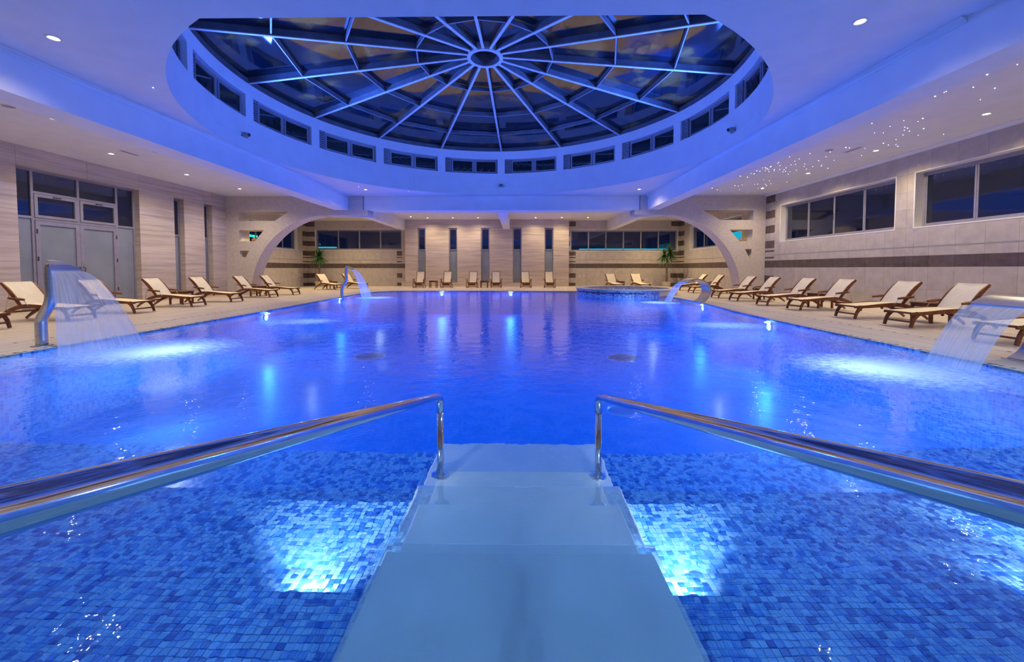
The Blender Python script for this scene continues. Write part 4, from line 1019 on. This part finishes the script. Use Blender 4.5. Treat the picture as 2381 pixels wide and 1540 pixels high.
# ------------------------------------------------------------------ palms
def palm(x, y, H, lb, seed, n_=150, stems=1, Rr=.98):
    t = tag(empty('potted_palm', (x, y, 0)), lb, 'plant', 'potted yucca palms'); rg = random.Random(seed)
    m = MB(); m.lathe([(.001, 0), (.24, 0), (.31, .34), (.33, .40), (.30, .40), (.28, .34), (.001, .34)], 28); m.obj('pot', M['pot'], t)
    m = MB(); m.lathe([(.001, .355), (.285, .355)], 20); m.obj('soil', M['soil'], t)
    m = MB(); m.tube(curve_pts([(0, 0, .33), (.02, 0, .8), (-.01, .02, H-.75)], 4), [.085, .08, .078, .075, .07, .07, .068, .066, .065], 10)
    heads = [(-.01, .02, H-.55)]
    if stems > 1:
        heads = [(-.17, .02, H-.62), (.22, 0, H-.42)]
        for hx_, hy_, hz_ in heads: m.tube(curve_pts([(-.01, .02, H-.95), (hx_*.8, hy_, hz_-.25), (hx_, hy_, hz_)], 4), .04, 8)
    m.obj('trunk', M['trunk'], t, smooth=True)
    m = MB()
    for k in range(n_):
        hx_, hy_, hz_ = heads[k % len(heads)]; a = rg.random()*2*pi; el = R(rg.uniform(-60, 85)); L_ = Rr*rg.uniform(.7, 1.0); dr_ = rg.uniform(.1, .45)
        w_ = .030; p = []; d = Vector((cos(a)*cos(el), sin(a)*cos(el), sin(el))); sd = Vector((-sin(a), cos(a), 0))
        for q in range(5):
            s = q/4; c = Vector((hx_, hy_, hz_-.1+rg.random()*.0))+d*L_*s+Vector((0, 0, -dr_*s*s*L_)); ww = w_*(1-s**1.5)+.002
            p.append((c-sd*ww, c+sd*ww, c+Vector((0, 0, -.012*(1-s)))))
        for q in range(4):
            b = len(m.v); m.v += [tuple(v) for v in (p[q][0], p[q][2], p[q][1], p[q+1][0], p[q+1][2], p[q+1][1])]
            m.f += [(b, b+1, b+4, b+3), (b+1, b+2, b+5, b+4)]; m.mi += [0, 0]
    tag(m.obj('foliage', M['leaf'], t), kind='stuff')
palm(-14.35, 28.6, 2.85, 'tall potted yucca palm in the rear left corner', 2, 190)
palm(10.7, 28.4, 2.95, 'potted yucca palm with two heads in the rear right corner', 4, 210, 2)
# decorations in the wall openings
def P2(u, v): q = P(u, v); return q
for (u, v, s, lb, nm) in ((580, 561, .12, 'small round pottery jar in the middle opening of the left arch wall', 'jar'), (1722, 562, .10, 'small terracotta ornament in the middle opening of the right arch wall', 'ornament'), (1738.7, 599.6, .09, 'small amber ornament in the lowest opening of the right arch wall', 'ornament')):
    x, z = P(u, v); t = tag(empty(nm, (x, DW+.25, z)), lb, 'ornament')
    m = MB(); m.lathe([(.001, 0), (s*.6, 0), (s, s*.5), (s*.95, s*.95), (s*.45, s*1.35), (s*.4, s*1.6), (s*.5, s*1.75)], 20); m.obj('body', M['terracotta'], t, smooth=True)
    m = MB(); m.lathe([(.001, s*1.6), (s*.42, s*1.62)], 16); m.obj('mouth', M['slot'], t)
# outdoor lamps glimpsed through the rear windows, and green stand-ins for reflections
for x, y, z, sx_, sy_, mm, lb in ((9.0, 33.0, 2.93, 3.8, .15, 'teal_lamp', 'long low teal light outside the right rear windows'), (-16.0, 33.0, 3.1, .9, .15, 'teal_lamp', 'small teal light outside the left rear window')):
    t = tag(empty('outside_glow', (x, y, 0)), lb, 'light')
    m = MB(); m.box(-sx_, sx_, -sy_, sy_, z-.06, z+.04); m.obj('strip', M[mm], t)
    m = MB(); m.box(-.04, .04, -.04, .04, 0, z-.06); m.obj('post', M['alu_dark'], t)
t = tag(empty('outside_glow', (13.6, 23.4, 0)), 'bright teal light panel outside the window behind the right arch', 'light')
m = MB(); m.box(-.04, .04, -1.4, 2.2, 2.75, 3.6); m.obj('panel', M['teal_lamp'], t)
m = MB(); m.box(-.05, .05, -.05, .05, 0, 2.75); m.obj('post', M['alu_dark'], t)
t = tag(empty('outside_glow', (-17.6, 25.9, 0)), 'row of green bars added outside the left arch window to imitate reflections', 'light')  # glowing bars added to imitate green reflections in the window glass
m = MB(); m.box(-.04, .04, -.04, .04, 0, 3.6); m.box(-.03, .03, -.9, .9, 3.56, 3.6); m.obj('post', M['alu_dark'], t)
for y in (-.65, 0, .6): m = MB(); m.box(-.05, .05, y-.2, y+.2, 3.42, 3.56); m.obj('reflection_bar', M['green_reflection'], t)
# wall sockets
for x, y, z, lb in ((4.75, RB, .75, 'left one'), (5.1, RB, .75, 'right one')):
    m = MB(); m.box(-.06, .06, -.012, 0, -.04, .04); tag(m.obj('wall_socket', M['white_trim'], None, loc=(x, y, z)), 'small white wall socket low on the right rear wall, '+lb, 'socket')
m = MB(); m.box(-.14, .14, -.12, .12, 0, .35); o = m.obj('stone_block', M['coping'], None, loc=(-8.55, RB-.14, 0)); tag(o, 'small cream block at the foot of the left rear wall corner', 'block')
bv = o.modifiers.new('b', 'BEVEL'); bv.width = .015; bv.segments = 2
for o in bpy.data.objects:
    if 'placed' in o: del o['placed']
